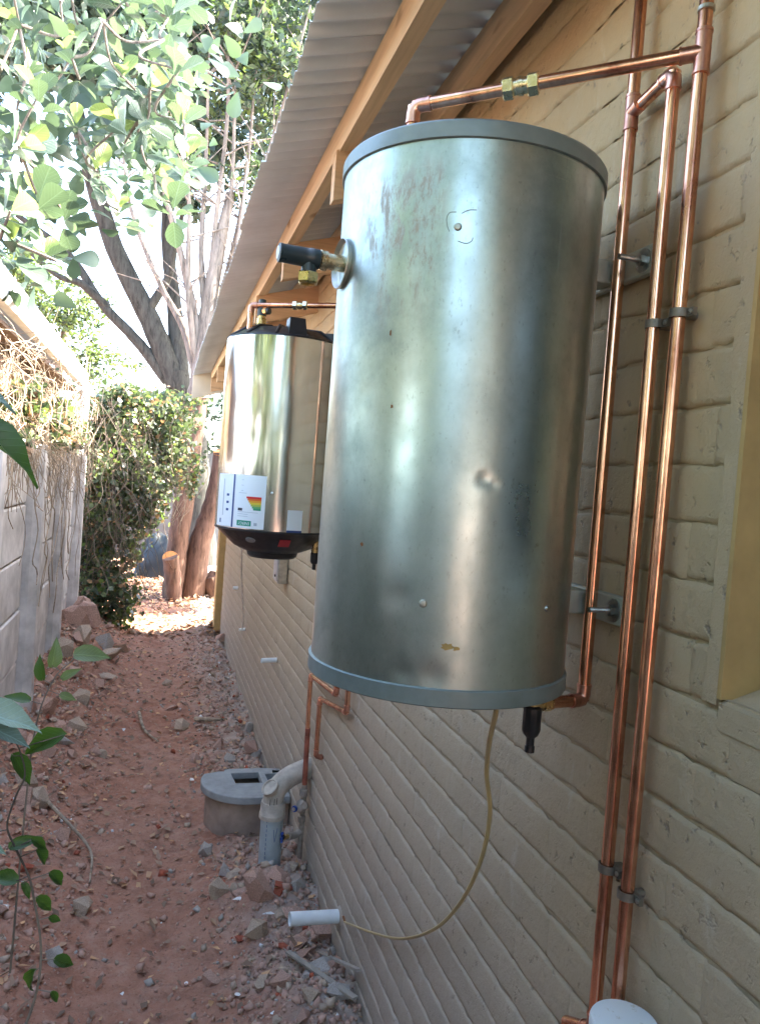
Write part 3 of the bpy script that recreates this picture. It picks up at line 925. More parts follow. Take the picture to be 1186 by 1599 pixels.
lt = bpy.data.objects.new('lettering', tme); link(lt, lab)
s2 = patch('sticker', 3.5, 18.0, .012, .092, .0012, st_w, sh, n=5)
patch('sticker_band', 3.5, 18.0, .004, .0118, .0014, st_b, s2, n=5)
for az, h in ((-12, .155), (44, .15)):
    p, nrm = on_tank(az, h, -.001, SC, SR, SB)
    MB().lathe([(.005, 0), (.005, .002), (.003, .004), (0, .005)], p, nrm, 12).build('screw', st_w, sh)
a = R(6-90); q = Vector((SC.x+.215*math.cos(a), SC.y+.215*math.sin(a), SB-.0265))
def capspot(name, az, r, w, h, mat, rnd):
    a = R(az-90); u = Vector((math.cos(a), math.sin(a), 0)); s = Vector((-u.y, u.x, 0))
    nrm = (u*.68 - Vector((0,0,1))*.73).normalized(); up = nrm.cross(s).normalized()
    zc = SB - .010 - (.233-r)/(.233-.165)*.064
    c = Vector((SC.x, SC.y, zc)) + u*r + nrm*.004
    n = 20 if rnd else 4
    vs = [c + s*w*math.cos(2*math.pi*(k+.5)/n)*(1 if rnd else 1.414) + up*h*math.sin(2*math.pi*(k+.5)/n)*(1 if rnd else 1.414) for k in range(n)]
    MB().add(vs + [p-nrm*.004 for p in vs], [tuple(range(n))] + [(k, (k+1) % n, n+(k+1) % n, n+k) for k in range(n)]).build(name, mat, bcap, False)
capspot('warning_sticker', 5, .198, .022, .020, flat('sticker_red', (.42, .03, .05)), False)
capspot('maker_badge', -34, .203, .021, .014, flat('badge_grey', (.22, .23, .24)), True)
# valve and pipe over the small heater
tv = Vector((.352, 3.16, ST+.03))
vv = MB().lathe([(.017, -.03), (.017, .03), (.020, .032), (.020, .055), (.014, .058), (.014, .085)], tv, (0,0,1), 20).build('pressure_valve', M['brass'], sh)
vb = MB().lathe([(.018, .066), (.018, .10), (.015, .102), (.015, .13), (.010, .133)], tv, (0,0,1), 20)
vb.lathe([(.014, 0), (.014, .036), (.012, .038)], tv+Vector((0,0,.085)), (.75, -.65, 0), 20)
vb.build('valve_body', M['bluecap'], vv)
MB().lathe([(.0165, 0), (.0165, .014), (.0135, .016)], tv+Vector((.008,-.007,.085)), (.75, -.65, 0), 8).build('outlet_nut', M['brass'], vv)
dv2 = Vector((.635, 3.13, SB-.035))
d2 = MB().lathe([(.012, -.02), (.012, .03), (.015, .032), (.015, .05)], dv2, (0,0,-1), 16).build('drain_cock', M['brass'], sh)
MB().lathe([(.014, .048), (.018, .052), (.018, .085), (.014, .094), (.008, .098), (.008, .12)], dv2, (0,0,-1), 10).build('drain_body', M['black'], d2)
MB().box((.71, 3.20, SB+.10), (.797, 3.27, SB+.16)).box((.71, 3.20, ST-.16), (.797, 3.27, ST-.10)).build('bracket', M['zinc'], sh, False)
pc = empty('copper_pipework', (.308, 3.16, ST), 'thin copper pipe over the smaller heater running back to the wall', 'pipework')
q0 = Vector((.308, 3.17, ST+.01))
run(pc, [q0, (q0.x, q0.y, E+.688), (XP, 2.93, E+.70), (XP, 2.93, E-.915), (XP, 3.43, E-1.005), (XP, 3.43, E-1.275), (WX+.01, 3.43, E-1.285)])
MB().lathe([(.016, 0), (.018, .003), (.018, .02), (.013, .024)], q0, (0,0,1), 6).build('nut', M['nickel'], pc)
qa, qb = Vector((q0.x, q0.y, E+.688)), Vector((XP, 2.93, E+.70))
coupling(pc, qa+(qb-qa)*.40, qb-qa)
pd = empty('copper_pipework', (XP, 3.63, 0), 'old copper pipe with muddy valves running down into the rubble', 'pipework')
run(pd, [(XP-.012, 3.02, E-.45), (XP-.012, 3.08, E-.885), (XP-.012, 3.62, E-.945), (XP-.012, 3.60, E-1.24)], mat=M['copper'])
pipe(pd, (XP-.012, 3.60, E-1.20), (XP-.006, 3.61, E-1.48), .0125, M['oldcopper'])
pipe(pd, (XP-.006, 3.61, E-1.44), (XP+.004, 3.66, -.05), .013, M['mudpipe'])
def blob(parent, name, c, r, mat, seed, n=2):
    bm = bmesh.new(); bmesh.ops.create_icosphere(bm, subdivisions=n, radius=1)
    g = np.random.default_rng(seed)
    for vtx in bm.verts:
        s = 1+float(g.normal(0, .12)); vtx.co = Vector((vtx.co.x*r[0]*s+c[0], vtx.co.y*r[1]*s+c[1], vtx.co.z*r[2]*s+c[2]))
    me = bpy.data.meshes.new(name); bm.to_mesh(me); bm.free(); me.materials.append(mat); finish(me)
    o = bpy.data.objects.new(name, me); return link(o, parent)
blob(pd, 'valve', (XP-.015, 3.60, E-1.585), (.030, .032, .034), M['mudpipe'], 3)
MB().lathe([(.018, -.016), (.020, -.014), (.020, .014), (.018, .016)], (XP-.008, 3.61, E-1.52), (0,0,1), 8).build('union_nut', M['mudpipe'], pd, True, None, 20)
MB().lathe([(.018, -.014), (.020, -.012), (.020, .012), (.018, .014)], (XP-.006, 3.62, E-1.655), (0,0,1), 8).build('union_nut', M['mudpipe'], pd, True, None, 20)
MB().tube([(XP-.02, 3.60, E-1.585), (XP-.06, 3.57, E-1.585)], .009, 10).build('valve_stem', M['mudpipe'], pd)
MB().lathe([(.016, 0), (.016, .008)], (XP-.05, 3.578, E-1.585), (-.8, -.6, 0), 8).build('valve_cap', M['blue'], pd)
tap = MB().tube(smooth_path([(XP, 3.64, E-1.72), (XP-.03, 3.62, E-1.735), (XP-.075, 3.58, E-1.72)]), [.016]*16+[.017], 12)
tapo = tap.build('tap', M['mudpipe'], pd)
MB().lathe([(.011, 0), (.011, .02), (.013, .022), (.013, .03)], (XP-.075, 3.58, E-1.72), (-.8, -.55, .1), 10).build('tap_nut', M['brass'], tapo)
hd = MB()
for k in range(6):
    a = 2*math.pi*k/6
    hd.tube([(XP-.105, 3.56, E-1.715), (XP-.108+.006*math.cos(a), 3.56+.022*math.cos(a)*.8, E-1.715+.026*math.sin(a))], .0065, 8)
hd.build('tap_handle', M['blue'], tapo)

# ------------------------------------------------------------------ waste and vent pipes
vp = empty('vent_pipe', (.622, 3.62, 0), 'grey plastic drain pipe with paint-splashed access elbow standing by the wall', 'pipe')
vc = Vector((.622, 3.62, 0))
MB().tube([vc+Vector((0,0,-.1)), vc+Vector((-.004,0,.340))], .054, 40).build('pipe', M['pvcgrey'], vp)
sk = MB().lathe([(.0545, 0), (.063, .002), (.063, .022), (.060, .026), (.058, .07), (.056, .08)], vc+Vector((-.004,0,.300)), (0,0,1), 40).build('socket', M['tanpaint'], vp)
bend = smooth_path([vc+Vector((-.004,0,.36)), vc+Vector((-.002,0,.405)), vc+Vector((.018,.008,.445)), vc+Vector((.075,.03,.485)), vc+Vector((.19,.07,.515))], 6)
MB().tube(bend, .050, 36).build('elbow', M['tanpaint'], vp)
an = Vector((-.55, -.35, .72)).normalized()
ac = vc+Vector((.004, -.004, .415))
MB().lathe([(.036, 0), (.036, .048), (.043, .049), (.043, .062), (.036, .064), (.033, .056), (0, .054)], ac, an, 32).build('access_cap', M['tanpaint'], vp)
def marks(parent, strokes):
    for pts in strokes:
        P = []
        for az, h in pts:
            a = R(az-90); P.append((vc.x-.003+.0542*math.cos(a), vc.y+.0542*math.sin(a), h))
        MB().tube(P, .0013, 5).build('pen_mark', st_b, parent)
marks(vp, [[(2, .26), (10, .20)], [(22, .265), (10, .20)]])
marks(vp, [[(-34, .05+.022*k), (-34.5, .05+.022*k+.013)] for k in range(14)])
for az, h in ((-28, .378), (-8, .382), (4, .386), (-30, .345)):
    a = R(az-90); MB().tube([(vc.x+.0575*math.cos(a), vc.y+.0575*math.sin(a), h), (vc.x+.001+.0575*math.cos(a), vc.y+.0575*math.sin(a), h+.03)], .0014, 5).build('pen_mark', st_k, vp)

def stub(y, z, L, r, label, lean=0.0, chip=True):
    o = empty('waste_pipe', (WX, y, z), label, 'pipe', 'white waste pipes sticking out of the house wall')
    a = Vector((WX+.02, y, z)); b = Vector((WX-L, y-.01, z+lean))
    d = (b-a)
    MB().lathe([(r*.86, d.length-.10), (r*.86, d.length-.0005), (r, d.length), (r, 0), (r*.86, 0)], a, d, 28).build('pipe', M['pvc'], o)
    MB().lathe([(r*.85, 0), (r*.85, .004)], a+d*.55, d, 20).build('bore_shade', M['dark'], o)  # near-black disc paints the shade inside the pipe
    g = MB().lathe([(r*1.5, 0), (r*1.25, .006), (r, .008)], (WX+.002, y, z), (-1,0,0), 14).build('mortar_collar', M['wall'], o)
stub(2.92, E-1.745, .205, .0265, 'longest white waste pipe, its end beside the loose yellow cable', .012)
stub(4.91, E-1.182, .105, .016, 'short white waste pipe sticking out of the wall below the isolator box', -.004)
stub(6.77, E-1.357, .055, .013, 'white pipe stub at the lower end of the thin white cable', -.006)
stub(7.59, E-1.114, .05, .016, 'small white pipe stub behind the thin white cable')
wc = empty('electric_cable', (.5, 3.6, SB), 'thin white cable drooping from the smaller heater along the wall', 'cable')
wp = smooth_path([(.42, 3.40, SB-.04), (.50, 4.6, E-.42), (.60, 5.6, E-.62), (.70, 6.3, E-.98), (.755, 6.6, E-1.20), (.77, 6.75, E-1.35)])
MB().tube(wp, .006, 8).build('sheath', M['whitecable'], wc)
ib = empty('isolator_box', (WX, 4.86, E-.66), 'small grey isolator box on the wall below the smaller heater', 'switch box')
bx = MB().box((.735, 4.72, E-.66), (WX-.002, 4.90, E-.49)).build('box', M['zinc'], ib, False)
md = bx.modifiers.new('b', 'BEVEL'); md.width = .008; md.segments = 2
MB().box((.730, 4.735, E-.645), (.735, 4.885, E-.505)).build('lid', simple('grey_lid', (.34, .34, .37), .4), ib, False)
MB().lathe([(.008, 0), (.008, .008)], (.730, 4.78, E-.615), (-1,0,0), 12).build('switch', M['black'], ib)

# capped white pipe under the window
wpipe = empty('waste_pipe', (.735, .985, 0), 'upright white capped pipe smeared with mortar under the window', 'pipe')
MB().tube([(.735, .985, -.1), (.735, .985, E-.835)], .046, 36).build('pipe', M['pvc'], wpipe)
def smeared():
    t = NT('mortar_smeared_cap')
    f = t.ramp(t.noise(32, 5, .75, w=3), [(.60, 0.0), (.68, .9)])
    return t.set(t.mix(f, (.72, .79, .84), (.42, .39, .32)), .5)
MB().lathe([(.046, 0), (.052, .001), (.052, .045), (.050, .049), (.046, .0505), (0, .0515)], (.735, .985, E-.842), (0,0,1), 40).build('cap', smeared(), wpipe)

# ------------------------------------------------------------------ drain inspection chamber
dr = empty('drain_chamber', (.56, 4.36, 0), 'low plastered drain chamber with a broken grey rounded concrete lid', 'drain')
def dshape(cx, cy, rx, ry, n=28, x1=.796):
    pts = []
    for k in range(n+1):
        a = math.pi*.5 + math.pi*k/n
        pts.append((cx + rx*math.cos(a), cy + ry*math.sin(a)))
    return [(x1, cy+ry)] + pts + [(x1, cy-ry)]
def prism(pts, z0, z1, mb=None):
    mb = mb or MB(); n = len(pts)
    mb.add([(x, y, z0) for x, y in pts] + [(x, y, z1) for x, y in pts], [tuple(range(n)), tuple(range(2*n-1, n-1, -1))] + [(k, (k+1) % n, n+(k+1) % n, n+k) for k in range(n)])
    return mb
prism(dshape(.56, 4.36, .165, .175), -.2, .04).build('chamber_floor', M['dark'], dr)  # coloured near black for the shade under the lid
cw = [(x, y) for x, y in dshape(.56, 4.36, .205, .22)]; ci = [(.56+(x-.56)*.78 if x < .79 else x, 4.36+(y-4.36)*.78) for x, y in cw]
mbw = MB(); n = len(cw)
mbw.add([(x, y, -.2) for x, y in cw]+[(x, y, .155) for x, y in cw]+[(x, y, .155) for x, y in ci]+[(x, y, .035) for x, y in ci], [(k, (k+1) % n, n+(k+1) % n, n+k) for k in range(n)]+[(n+k, n+(k+1) % n, 2*n+(k+1) % n, 2*n+k) for k in range(n)]+[(2*n+k, 2*n+(k+1) % n, 3*n+(k+1) % n, 3*n+k) for k in range(n)])
mbw.build('chamber_wall', M['drainbase'], dr, True, None, 40)
# lid: a rounded slab broken off along its back, with two lifting slots cut through
bm = bmesh.new()
outer = [(.794, 4.50), (.70, 4.515), (.60, 4.52), (.47, 4.515), (.462, 4.48), (.43, 4.485), (.395, 4.47)]
cx0, cy0, rx0, ry0 = .585, 4.345, .262, .255
for k in range(25):
    a = math.pi*.86 + math.pi*.64*k/24
    outer.append((cx0+rx0*math.cos(a), cy0+ry0*math.sin(a)))
outer += [(.70, 4.088), (.794, 4.088)]
slots = [[(.515, 4.30), (.665, 4.295), (.66, 4.455), (.50, 4.45)], [(.705, 4.22), (.785, 4.22), (.785, 4.43), (.695, 4.425)]]
loops = []
for L in [outer] + slots:
    vs = [bm.verts.new((x, y, 0)) for x, y in L]
    es = [bm.edges.new((vs[i], vs[(i+1) % len(vs)])) for i in range(len(vs))]
    loops += es
bmesh.ops.triangle_fill(bm, edges=loops, use_beauty=True, use_dissolve=False)
ext = bmesh.ops.extrude_face_region(bm, geom=bm.faces[:])
for g_ in ext['geom']:
    if isinstance(g_, bmesh.types.BMVert): g_.co.z += .042
lme = bpy.data.meshes.new('lid'); bm.to_mesh(lme); bm.free(); lme.materials.append(M['drain']); finish(lme, True, 30)
lo = bpy.data.objects.new('lid', lme); lo.location = (0, 0, .157); link(lo, dr)
md = lo.modifiers.new('bevel', 'BEVEL'); md.width = .005; md.segments = 2; md.limit_method = 'ANGLE'

# ------------------------------------------------------------------ precast fence
FX = -.85
posts = [-7.35, -5.9, -4.45, -3.0, -1.55, -.10, 1.35, 2.80, 4.25, 5.70, 7.15, 8.60]
fence = empty('precast_fence', (FX, 8.6, 0), 'grey precast concrete panel fence opposite the house wall', 'fence')
FT = E+.06
for y in posts:
    b = MB()
    prof = [(FX-.05, y-.09), (FX+.035, y-.09), (FX+.088, y-.055), (FX+.088, y+.055), (FX+.035, y+.09), (FX-.05, y+.09)]
    prism(prof, -.1, FT+.05+.02*math.sin(y*5), b).build('post', M['concrete'], fence, False)
PH = .357
for a, b in zip(posts, posts[1:]):
    for k in range(6):
        z0 = FT - (k+1)*PH; z1 = FT - k*PH - .012
        if z1 < .0: continue
        dx = float(RNG.normal(0, .003))
        pan = MB().box((FX-.045+dx, a+.085, z0), (FX-.008+dx, b-.085, z1)).build('panel', M['concrete'], fence, False)
        md = pan.modifiers.new('bevel', 'BEVEL'); md.width = .010; md.segments = 1
# neighbour's outbuilding behind the fence
nb_ = empty('outbuilding', (-1.15, 9.0, 0), 'neighbouring outbuilding with white gutter behind the creeper-hung fence', 'building')
MB().box((-4.2, 4.2, -.1), (-1.12, 9.05, E+.80)).build('wall', M['brown'], nb_, False)
rf = MB(); x0, x1 = -.93, -4.4
vs = []
for y in (4.0, 9.12):
    for x in (x0, x1):
        z = E+.965 + (x0-x)*.38
        vs += [(x, y, z-.03), (x, y, z)]
rf.add(vs, [(0,2,3,1),(4,5,7,6),(0,1,5,4),(2,6,7,3),(1,3,7,5),(0,4,6,2)]).build('roof', M['roofside'], nb_, False)
MB().box((-1.13, 4.0, E+.775), (-.945, 9.10, E+.80)).build('soffit', M['brown'], nb_, False)
gt = MB(); pr = [(-.94, .98), (-.94, .85), (-.925, .835), (-.865, .835), (-.845, .86), (-.84, .985), (-.85, .985), (-.855, .865), (-.87, .848), (-.92, .848), (-.928, .86), (-.928, .98)]
n = len(pr)
gt.add([(x, 4.0, E+z) for x, z in pr]+[(x, 9.12, E+z) for x, z in pr], [(k, (k+1) % n, n+(k+1) % n, n+k) for k in range(n)] + [tuple(range(n)), tuple(range(2*n-1, n-1, -1))])
gt.build('gutter', M['white'], nb_, False)
dp = smooth_path([(-.87, 8.98, E+.85), (-.85, 8.98, E+.74), (-.855, 8.95, E+.45), (-.88, 8.90, E+.05), (-.90, 8.88, E-.25), (-.92, 8.88, -.1)], 5)
MB().tube(dp, .052, 20).build('downpipe', M['white'], nb_)

# ------------------------------------------------------------------ loose stones
def chunk(seed, flat=1.0):
    g = np.random.default_rng(seed)
    bm = bmesh.new()
    for k in range(16):
        p = g.normal(0, 1, 3); p /= np.linalg.norm(p); p *= g.uniform(.72, 1.1)
        bm.verts.new((p[0], p[1]*g.uniform(.7, 1), p[2]*flat))
    res = bmesh.ops.convex_hull(bm, input=bm.verts)
    kill = [e for e in res['geom_interior'] if isinstance(e, bmesh.types.BMVert)]
    bmesh.ops.delete(bm, geom=kill, context='VERTS')
    me = bpy.data.meshes.new('chunk'); bm.to_mesh(me); bm.free()
    me.materials.append(STONES['pink']); finish(me, True, 28)
    return me
chunks = [chunk(k, [1, .7, .5, .4][k % 4]) for k in range(18)]
slabs = [chunk(60+k, .22) for k in range(4)]
KINDL = {'pink': ('pinkish broken brick chunk lying on the red earth', 'pink rubble on the path'),
         'tan': ('tan mortar lump lying among the rubble on the earth', 'tan rubble on the path'),
         'grey': ('grey mortar chunk lying among the rubble on the earth', 'grey rubble on the path'),
         'red': ('bright red brick fragment lying on the earth', 'red brick fragments on the path'),
         'white': ('small white tile shard lying on the earth', 'white shards on the path')}
def stone(x, y, s, kind, mesh=None, sink=.25, sq=(1,1,1), rz=None, label=None):
    me = mesh or chunks[int(RNG.integers(0, len(chunks)))]
    o = bpy.data.objects.new('rubble_chunk' if kind != 'white' else 'tile_shard', me)
    zt = min(1, sq[2])
    o.scale = (s*sq[0], s*sq[1], s*sq[2])
    o.rotation_euler = (float(RNG.uniform(-.4, .4)), float(RNG.uniform(-.4, .4)), rz if rz is not None else float(RNG.uniform(0, 6.28)))
    ext_z = max(abs(q.co.z) for q in me.vertices)*s*sq[2]
    o.location = (x, y, float(ground_h(x, y)) + ext_z*(1-2*sink)*.7)
    col.objects.link(o)
    o.material_slots[0].link = 'OBJECT'; o.material_slots[0].material = STONES[kind]
    zone = ('at the wall foot below the longest waste pipe' if x > .45 and y < 3.3 else 'beside the grey vent pipe' if x > .35 and y < 4.0 else 'around the drain chamber' if x > .2 and y < 5.2
            else 'along the house wall past the drain chamber' if x > .3 else 'in the heap below the far end of the fence' if x < -.25 and y > 6.9 else 'below the second fence bay from the ivy thicket' if x < -.3 and y > 5.7 else 'below the third fence bay from the ivy thicket' if x < -.3 and y > 4.25 else 'on the bank behind the trailing vine' if x < -.3
            else 'on the trodden path short of the drain chamber' if y < 4.1 else 'on the trodden path past the drain chamber')
    big = 'very large ' if s > .11 else 'large ' if s > .07 else 'tiny ' if s < .020 else 'small ' if s < .032 else ''
    what = {'pink': 'pinkish brick chunk', 'tan': 'tan mortar lump', 'grey': 'grey mortar chunk', 'red': 'bright red brick fragment', 'white': 'white tile shard'}[kind]
    tag(o, label or (big + what + ' ' + zone), 'rubble' if kind != 'white' else 'shard', None if label else what + 's ' + zone)
    return o
# placed pieces read from the photograph
for x, y, s, kd in ((.36, 3.46, .065, 'tan'), (.46, 3.40, .055, 'pink'), (.52, 3.30, .085, 'pink'), (.50, 3.10, .06, 'tan'), (.70, 2.78, .080, 'grey'), (.72, 2.60, .075, 'grey'),
                    (.72, 3.50, .075, 'tan'), (.64, 3.42, .07, 'pink'), (.70, 3.36, .06, 'grey'), (.68, 3.16, .075, 'pink'),
                    (.27, 5.95, .075, 'tan'), (.21, 6.45, .08, 'pink'), (.16, 7.2, .07, 'tan'), (.34, 5.25, .05, 'pink'),
                    (-.62, 4.55, .085, 'tan'), (-.52, 4.35, .08, 'tan'), (-.36, 4.05, .07, 'pink'),
                    (-.38, 7.7, .16, 'tan'), (-.30, 8.3, .13, 'tan'), (-.62, 8.2, .17, 'pink'), (-.72, 8.55, .14, 'pink'), (-.45, 8.7, .10, 'pink'), (-.70, 7.7, .14, 'pink'), (-.50, 7.2, .11, 'grey'), (-.36, 7.1, .09, 'tan'),
                    (.44, 3.12, .030, 'red'), (.60, 2.98, .035, 'red'), (.62, 3.30, .04, 'red'), (.55, 2.75, .05, 'pink'), (.30, 2.95, .05, 'pink'), (.10, 2.62, .06, 'tan'), (-.62, 6.6, .12, 'pink'), (-.48, 6.1, .10, 'tan'), (-.66, 5.6, .11, 'pink'), (-.50, 5.2, .085, 'grey'), (-.72, 7.0, .13, 'tan'), (-.44, 7.9, .12, 'grey'), (-.60, 7.5, .13, 'tan'), (-.68, 5.0, .10, 'pink'), (-.40, 6.7, .08, 'pink')):
    stone(x, y, s, kd)
for x, y, s in ((.40, 2.82, .020), (.22, 2.98, .012), (.56, 3.20, .030), (-.02, 2.92, .012), (.45, 3.33, .028), (.50, 2.62, .014), (-.15, 5.9, .025), (.31, 4.9, .02)):
    stone(x, y, s, 'white', slabs[int(RNG.integers(0, 4))])
cnt = 0
while cnt < 235:
    u = RNG.random()
    y = 2.35 + 6.9*u**1.6
    m = RNG.random()
    if m < .52: x = float(.80 - abs(RNG.normal(0, .20)))
    elif m < .93: x = float(-.80 + abs(RNG.normal(0, .28)))
    else: x = float(RNG.uniform(-.7, .7))
    if not -.82 < x < .77: continue
    if (x-.58)**2/.09 + (y-4.35)**2/.10 < 1 or (x-.62)**2+(y-3.62)**2 < .012: continue
    s = float(np.clip(RNG.lognormal(-3.45, .45), .014, .085))
    if x < -.4: s *= 1.35
    kd = RNG.choice(['pink', 'tan', 'grey', 'red', 'white'], p=[.58, .27, .10, .03, .02])
    if kd in ('white', 'red'): s *= .6
    stone(x, float(y), s, str(kd), slabs[int(RNG.integers(0, 4))] if kd == 'white' else None)
    cnt += 1
def scatter_mesh(name, base_v, base_f, pos, scale, rots, mats, midx=None, smooth=False):
    bv = np.asarray(base_v); bf = np.asarray(base_f); n = len(pos)
    V = np.einsum('nij,vj->nvi', rots, bv)*scale[:, None, None] + pos[:, None, :]
    F = (bf[None] + (np.arange(n)*len(bv))[:, None, None]).reshape(-1, bf.shape[1])
    mi = None if midx is None else np.repeat(midx, len(bf))
    return raw_mesh(name, V.reshape(-1, 3), F, bf.shape[1], mats, mi, smooth)
def rand_rots(n, rng):
    q = rng.normal(size=(n, 4)); q /= np.linalg.norm(q, axis=1)[:, None]
    w, x, y, z = q.T
    return np.stack([np.stack([1-2*(y*y+z*z), 2*(x*y-z*w), 2*(x*z+y*w)], -1), np.stack([2*(x*y+z*w), 1-2*(x*x+z*z), 2*(y*z-x*w)], -1), np.stack([2*(x*z-y*w), 2*(y*z+x*w), 1-2*(x*x+y*y)], -1)], 1)
# gravel and crumbs
octv = np.array([(1,0,0),(-.8,.3,0),(0,1,.2),(.2,-.9,0),(.1,0,.7),(0,.1,-.6)])
octf = np.array([(0,2,4),(2,1,4),(1,3,4),(3,0,4),(2,0,5),(1,2,5),(3,1,5),(0,3,5)])
n = 13000
gy_ = 2.3 + 7.4*RNG.random(n)**1.5
pick = RNG.random(n)
gx_ = np.where(pick < .52, .80-np.abs(RNG.normal(0, .25, n)), np.where(pick < .92, -.84+np.abs(RNG.normal(0, .28, n)), RNG.uniform(-.83, .8, n)))
gx_ = np.clip(gx_, -.83, .79)
keep = ((gx_-.58)**2/.085 + (gy_-4.35)**2/.09 > 1)
gx_, gy_ = gx_[keep], gy_[keep]; n = len(gx_)
gs = np.clip(RNG.lognormal(-4.75, .55, n), .003, .030)
gp = np.stack([gx_, gy_, ground_h(gx_, gy_)+gs*.2], -1)
mi = RNG.choice(5, n, p=[.66, .22, .085, .025, .01])
go = link(bpy.data.objects.new('gravel', scatter_mesh('gravel', octv, octf, gp, gs, rand_rots(n, RNG), [STONES[k] for k in ('pink','tan','grey','red','white')], mi)))
tag(go, 'crumbs of brick, mortar and gravel scattered over the red earth', 'gravel', kind='stuff')
# dry leaves and chips
lv = np.array([(0,0,0),(.35,.28,.08),(.35,-.28,.08),(1,0,.02),(.4,0,-.05)]); lf = np.array([(0,4,1),(0,2,4),(4,3,1),(4,2,3)])
n = 11000
ly = np.where(RNG.random(n) < .74, RNG.uniform(9.2, 15, n), 2.4+7*RNG.random(n))
lx = np.where(ly > 9.2, RNG.uniform(-1.6, 3.2, n), np.where(RNG.random(n) < .5, -.82+np.abs(RNG.normal(0, .3, n)), RNG.uniform(-.8, .78, n)))
lx = np.where(ly < 9.7, np.clip(lx, -.83, .75), lx)
ls = np.where(ly > 9.2, RNG.uniform(.04, .10, n), RNG.uniform(.015, .06, n))
rt = rand_rots(n, RNG)
lp_ = np.stack([lx, ly, ground_h(lx, ly)+.012+RNG.random(n)*.02*(ly > 9.5)], -1)
# mostly lying flat
ang = RNG.uniform(0, 6.28, n); tl = RNG.normal(0, .35, n); tl2 = RNG.normal(0, .35, n)
cz, sz = np.cos(ang), np.sin(ang)
flatm = np.stack([np.stack([cz, -sz, tl*0+0], -1), np.stack([sz, cz, 0*tl], -1), np.stack([tl, tl2, np.ones(n)], -1)], 1)
lit = leaf_mat('leaf_litter', (.36, .24, .175), .1, .65, .75, (.4, .25, .1))
dl = link(bpy.data.objects.new('leaf_litter', scatter_mesh('leaf_litter', lv, lf, lp_, ls, flatm, lit)))
tag(dl, 'dry leaves and wood chips littering the ground below the tree', 'leaf litter', kind='stuff')
# fallen sticks
def stick(pts, r, label):
    P = smooth_path([(x, y, float(ground_h(x, y))+dz) for x, y, dz in pts], 5)
    o = MB().tube(P, [r*(1-.6*i/len(P)) for i in range(len(P))], 7).build('fallen_stick', M['twig'], None, True, P[0])
    tag(o, label, 'stick', 'sticks lying on the path')
stick([(-.50, 4.40, .03), (-.36, 4.15, .035), (-.22, 3.95, .03), (-.20, 3.72, .012)], .011, 'curved bare stick lying near the tan stones by the fence')
stick([(-.05, 6.3, .02), (.0, 5.9, .03), (.10, 5.6, .02)], .014, 'short thick stick in the middle of the path')
stick([(.38, 6.1, .02), (.50, 6.0, .03), (.62, 6.05, .02)], .020, 'pale broad splinter lying behind the drain chamber')
def lath(a, b, w, label):
    a, b = Vector(a), Vector(b); d = (b-a).normalized(); sd = Vector((0,0,1)).cross(d).normalized(); up = d.cross(sd)
    m = Matrix((d, sd, up)).transposed().to_4x4(); m.translation = a
    o = MB().box((0, -w/2, -.004), ((b-a).length, w/2, .004), m).build('wooden_lath', M['lath'], None, False)
    tag(o, label, 'lath', 'laths at the foot of the wall')
M['lath'] = wood('weathered_lath', (.36, .33, .29), 'y')
lath((.60, 2.92, float(ground_h(.60, 2.92))+.02), (.765, 2.50, float(ground_h(.765, 2.5))+.06), .022, 'long grey lath lying across the rubble at the wall foot')
lath((.735, 2.95, float(ground_h(.735, 2.95))+.02), (.775, 2.52, float(ground_h(.775, 2.52))+.14), .016, 'short grey lath leaning up against the wall foot')

# ------------------------------------------------------------------ vegetation helpers
def leaf_cloud(name, ells, count, size, mats, parent, rng, shape='fine', weights=None, spread=.13):
    """leaves spread in the outer volume of ellipsoids (cx,cy,cz,rx,ry,rz), clumped"""
    w = np.array([e[3]*e[4]*e[5] for e in ells]) if weights is None else np.array(weights)
    w = w/w.sum()
    pos = []
    for e, ww in zip(ells, w):
        m = max(8, int(count*ww))
        nc = max(3, m//45)
        d = rng.normal(size=(nc, 3)); d /= np.linalg.norm(d, axis=1)[:, None]
        rr = rng.random(nc)**.45
        cc_ = d*rr[:, None]
        which = rng.integers(0, nc, m)
        p = cc_[which] + rng.normal(0, spread, (m, 3))
        pos.append(p*np.array(e[3:6]) + np.array(e[:3]))
    pos = np.concatenate(pos); n = len(pos)
    if shape == 'fine':
        bv = np.array([(0,0,0),(.5,.22,.04),(1,0,-.05),(.5,-.22,.04)]); bf = np.array([(0,3,2,1)])
    else:
        bv = np.array([(0,0,0),(.25,.42,.06),(.75,.30,.05),(1,0,-.06),(.75,-.30,.05),(.25,-.42,.06)]); bf = np.array([(0,5,4,1),(1,4,3,2)])
    sc_ = size*rng.uniform(.6, 1.35, n)
    mi = rng.integers(0, len(mats), n) if len(mats) > 1 else None
    me = scatter_mesh(name, bv, bf, pos, sc_, rand_rots(n, rng), mats, mi)
    o = bpy.data.objects.new(name, me)
    link(o, parent)
    return o
def limb(mb, pts, r0, r1, seg=10, n=6):
    P = smooth_path(pts, n)
    m = len(P)
    rr = [r0+(r1-r0)*(i/(m-1)) for i in range(m)]
    g = random
    P = [p + Vector((g.gauss(0, .04), g.gauss(0, .04), 0))*rr[i] for i, p in enumerate(P)]
    mb.tube(P, rr, seg)
    return P

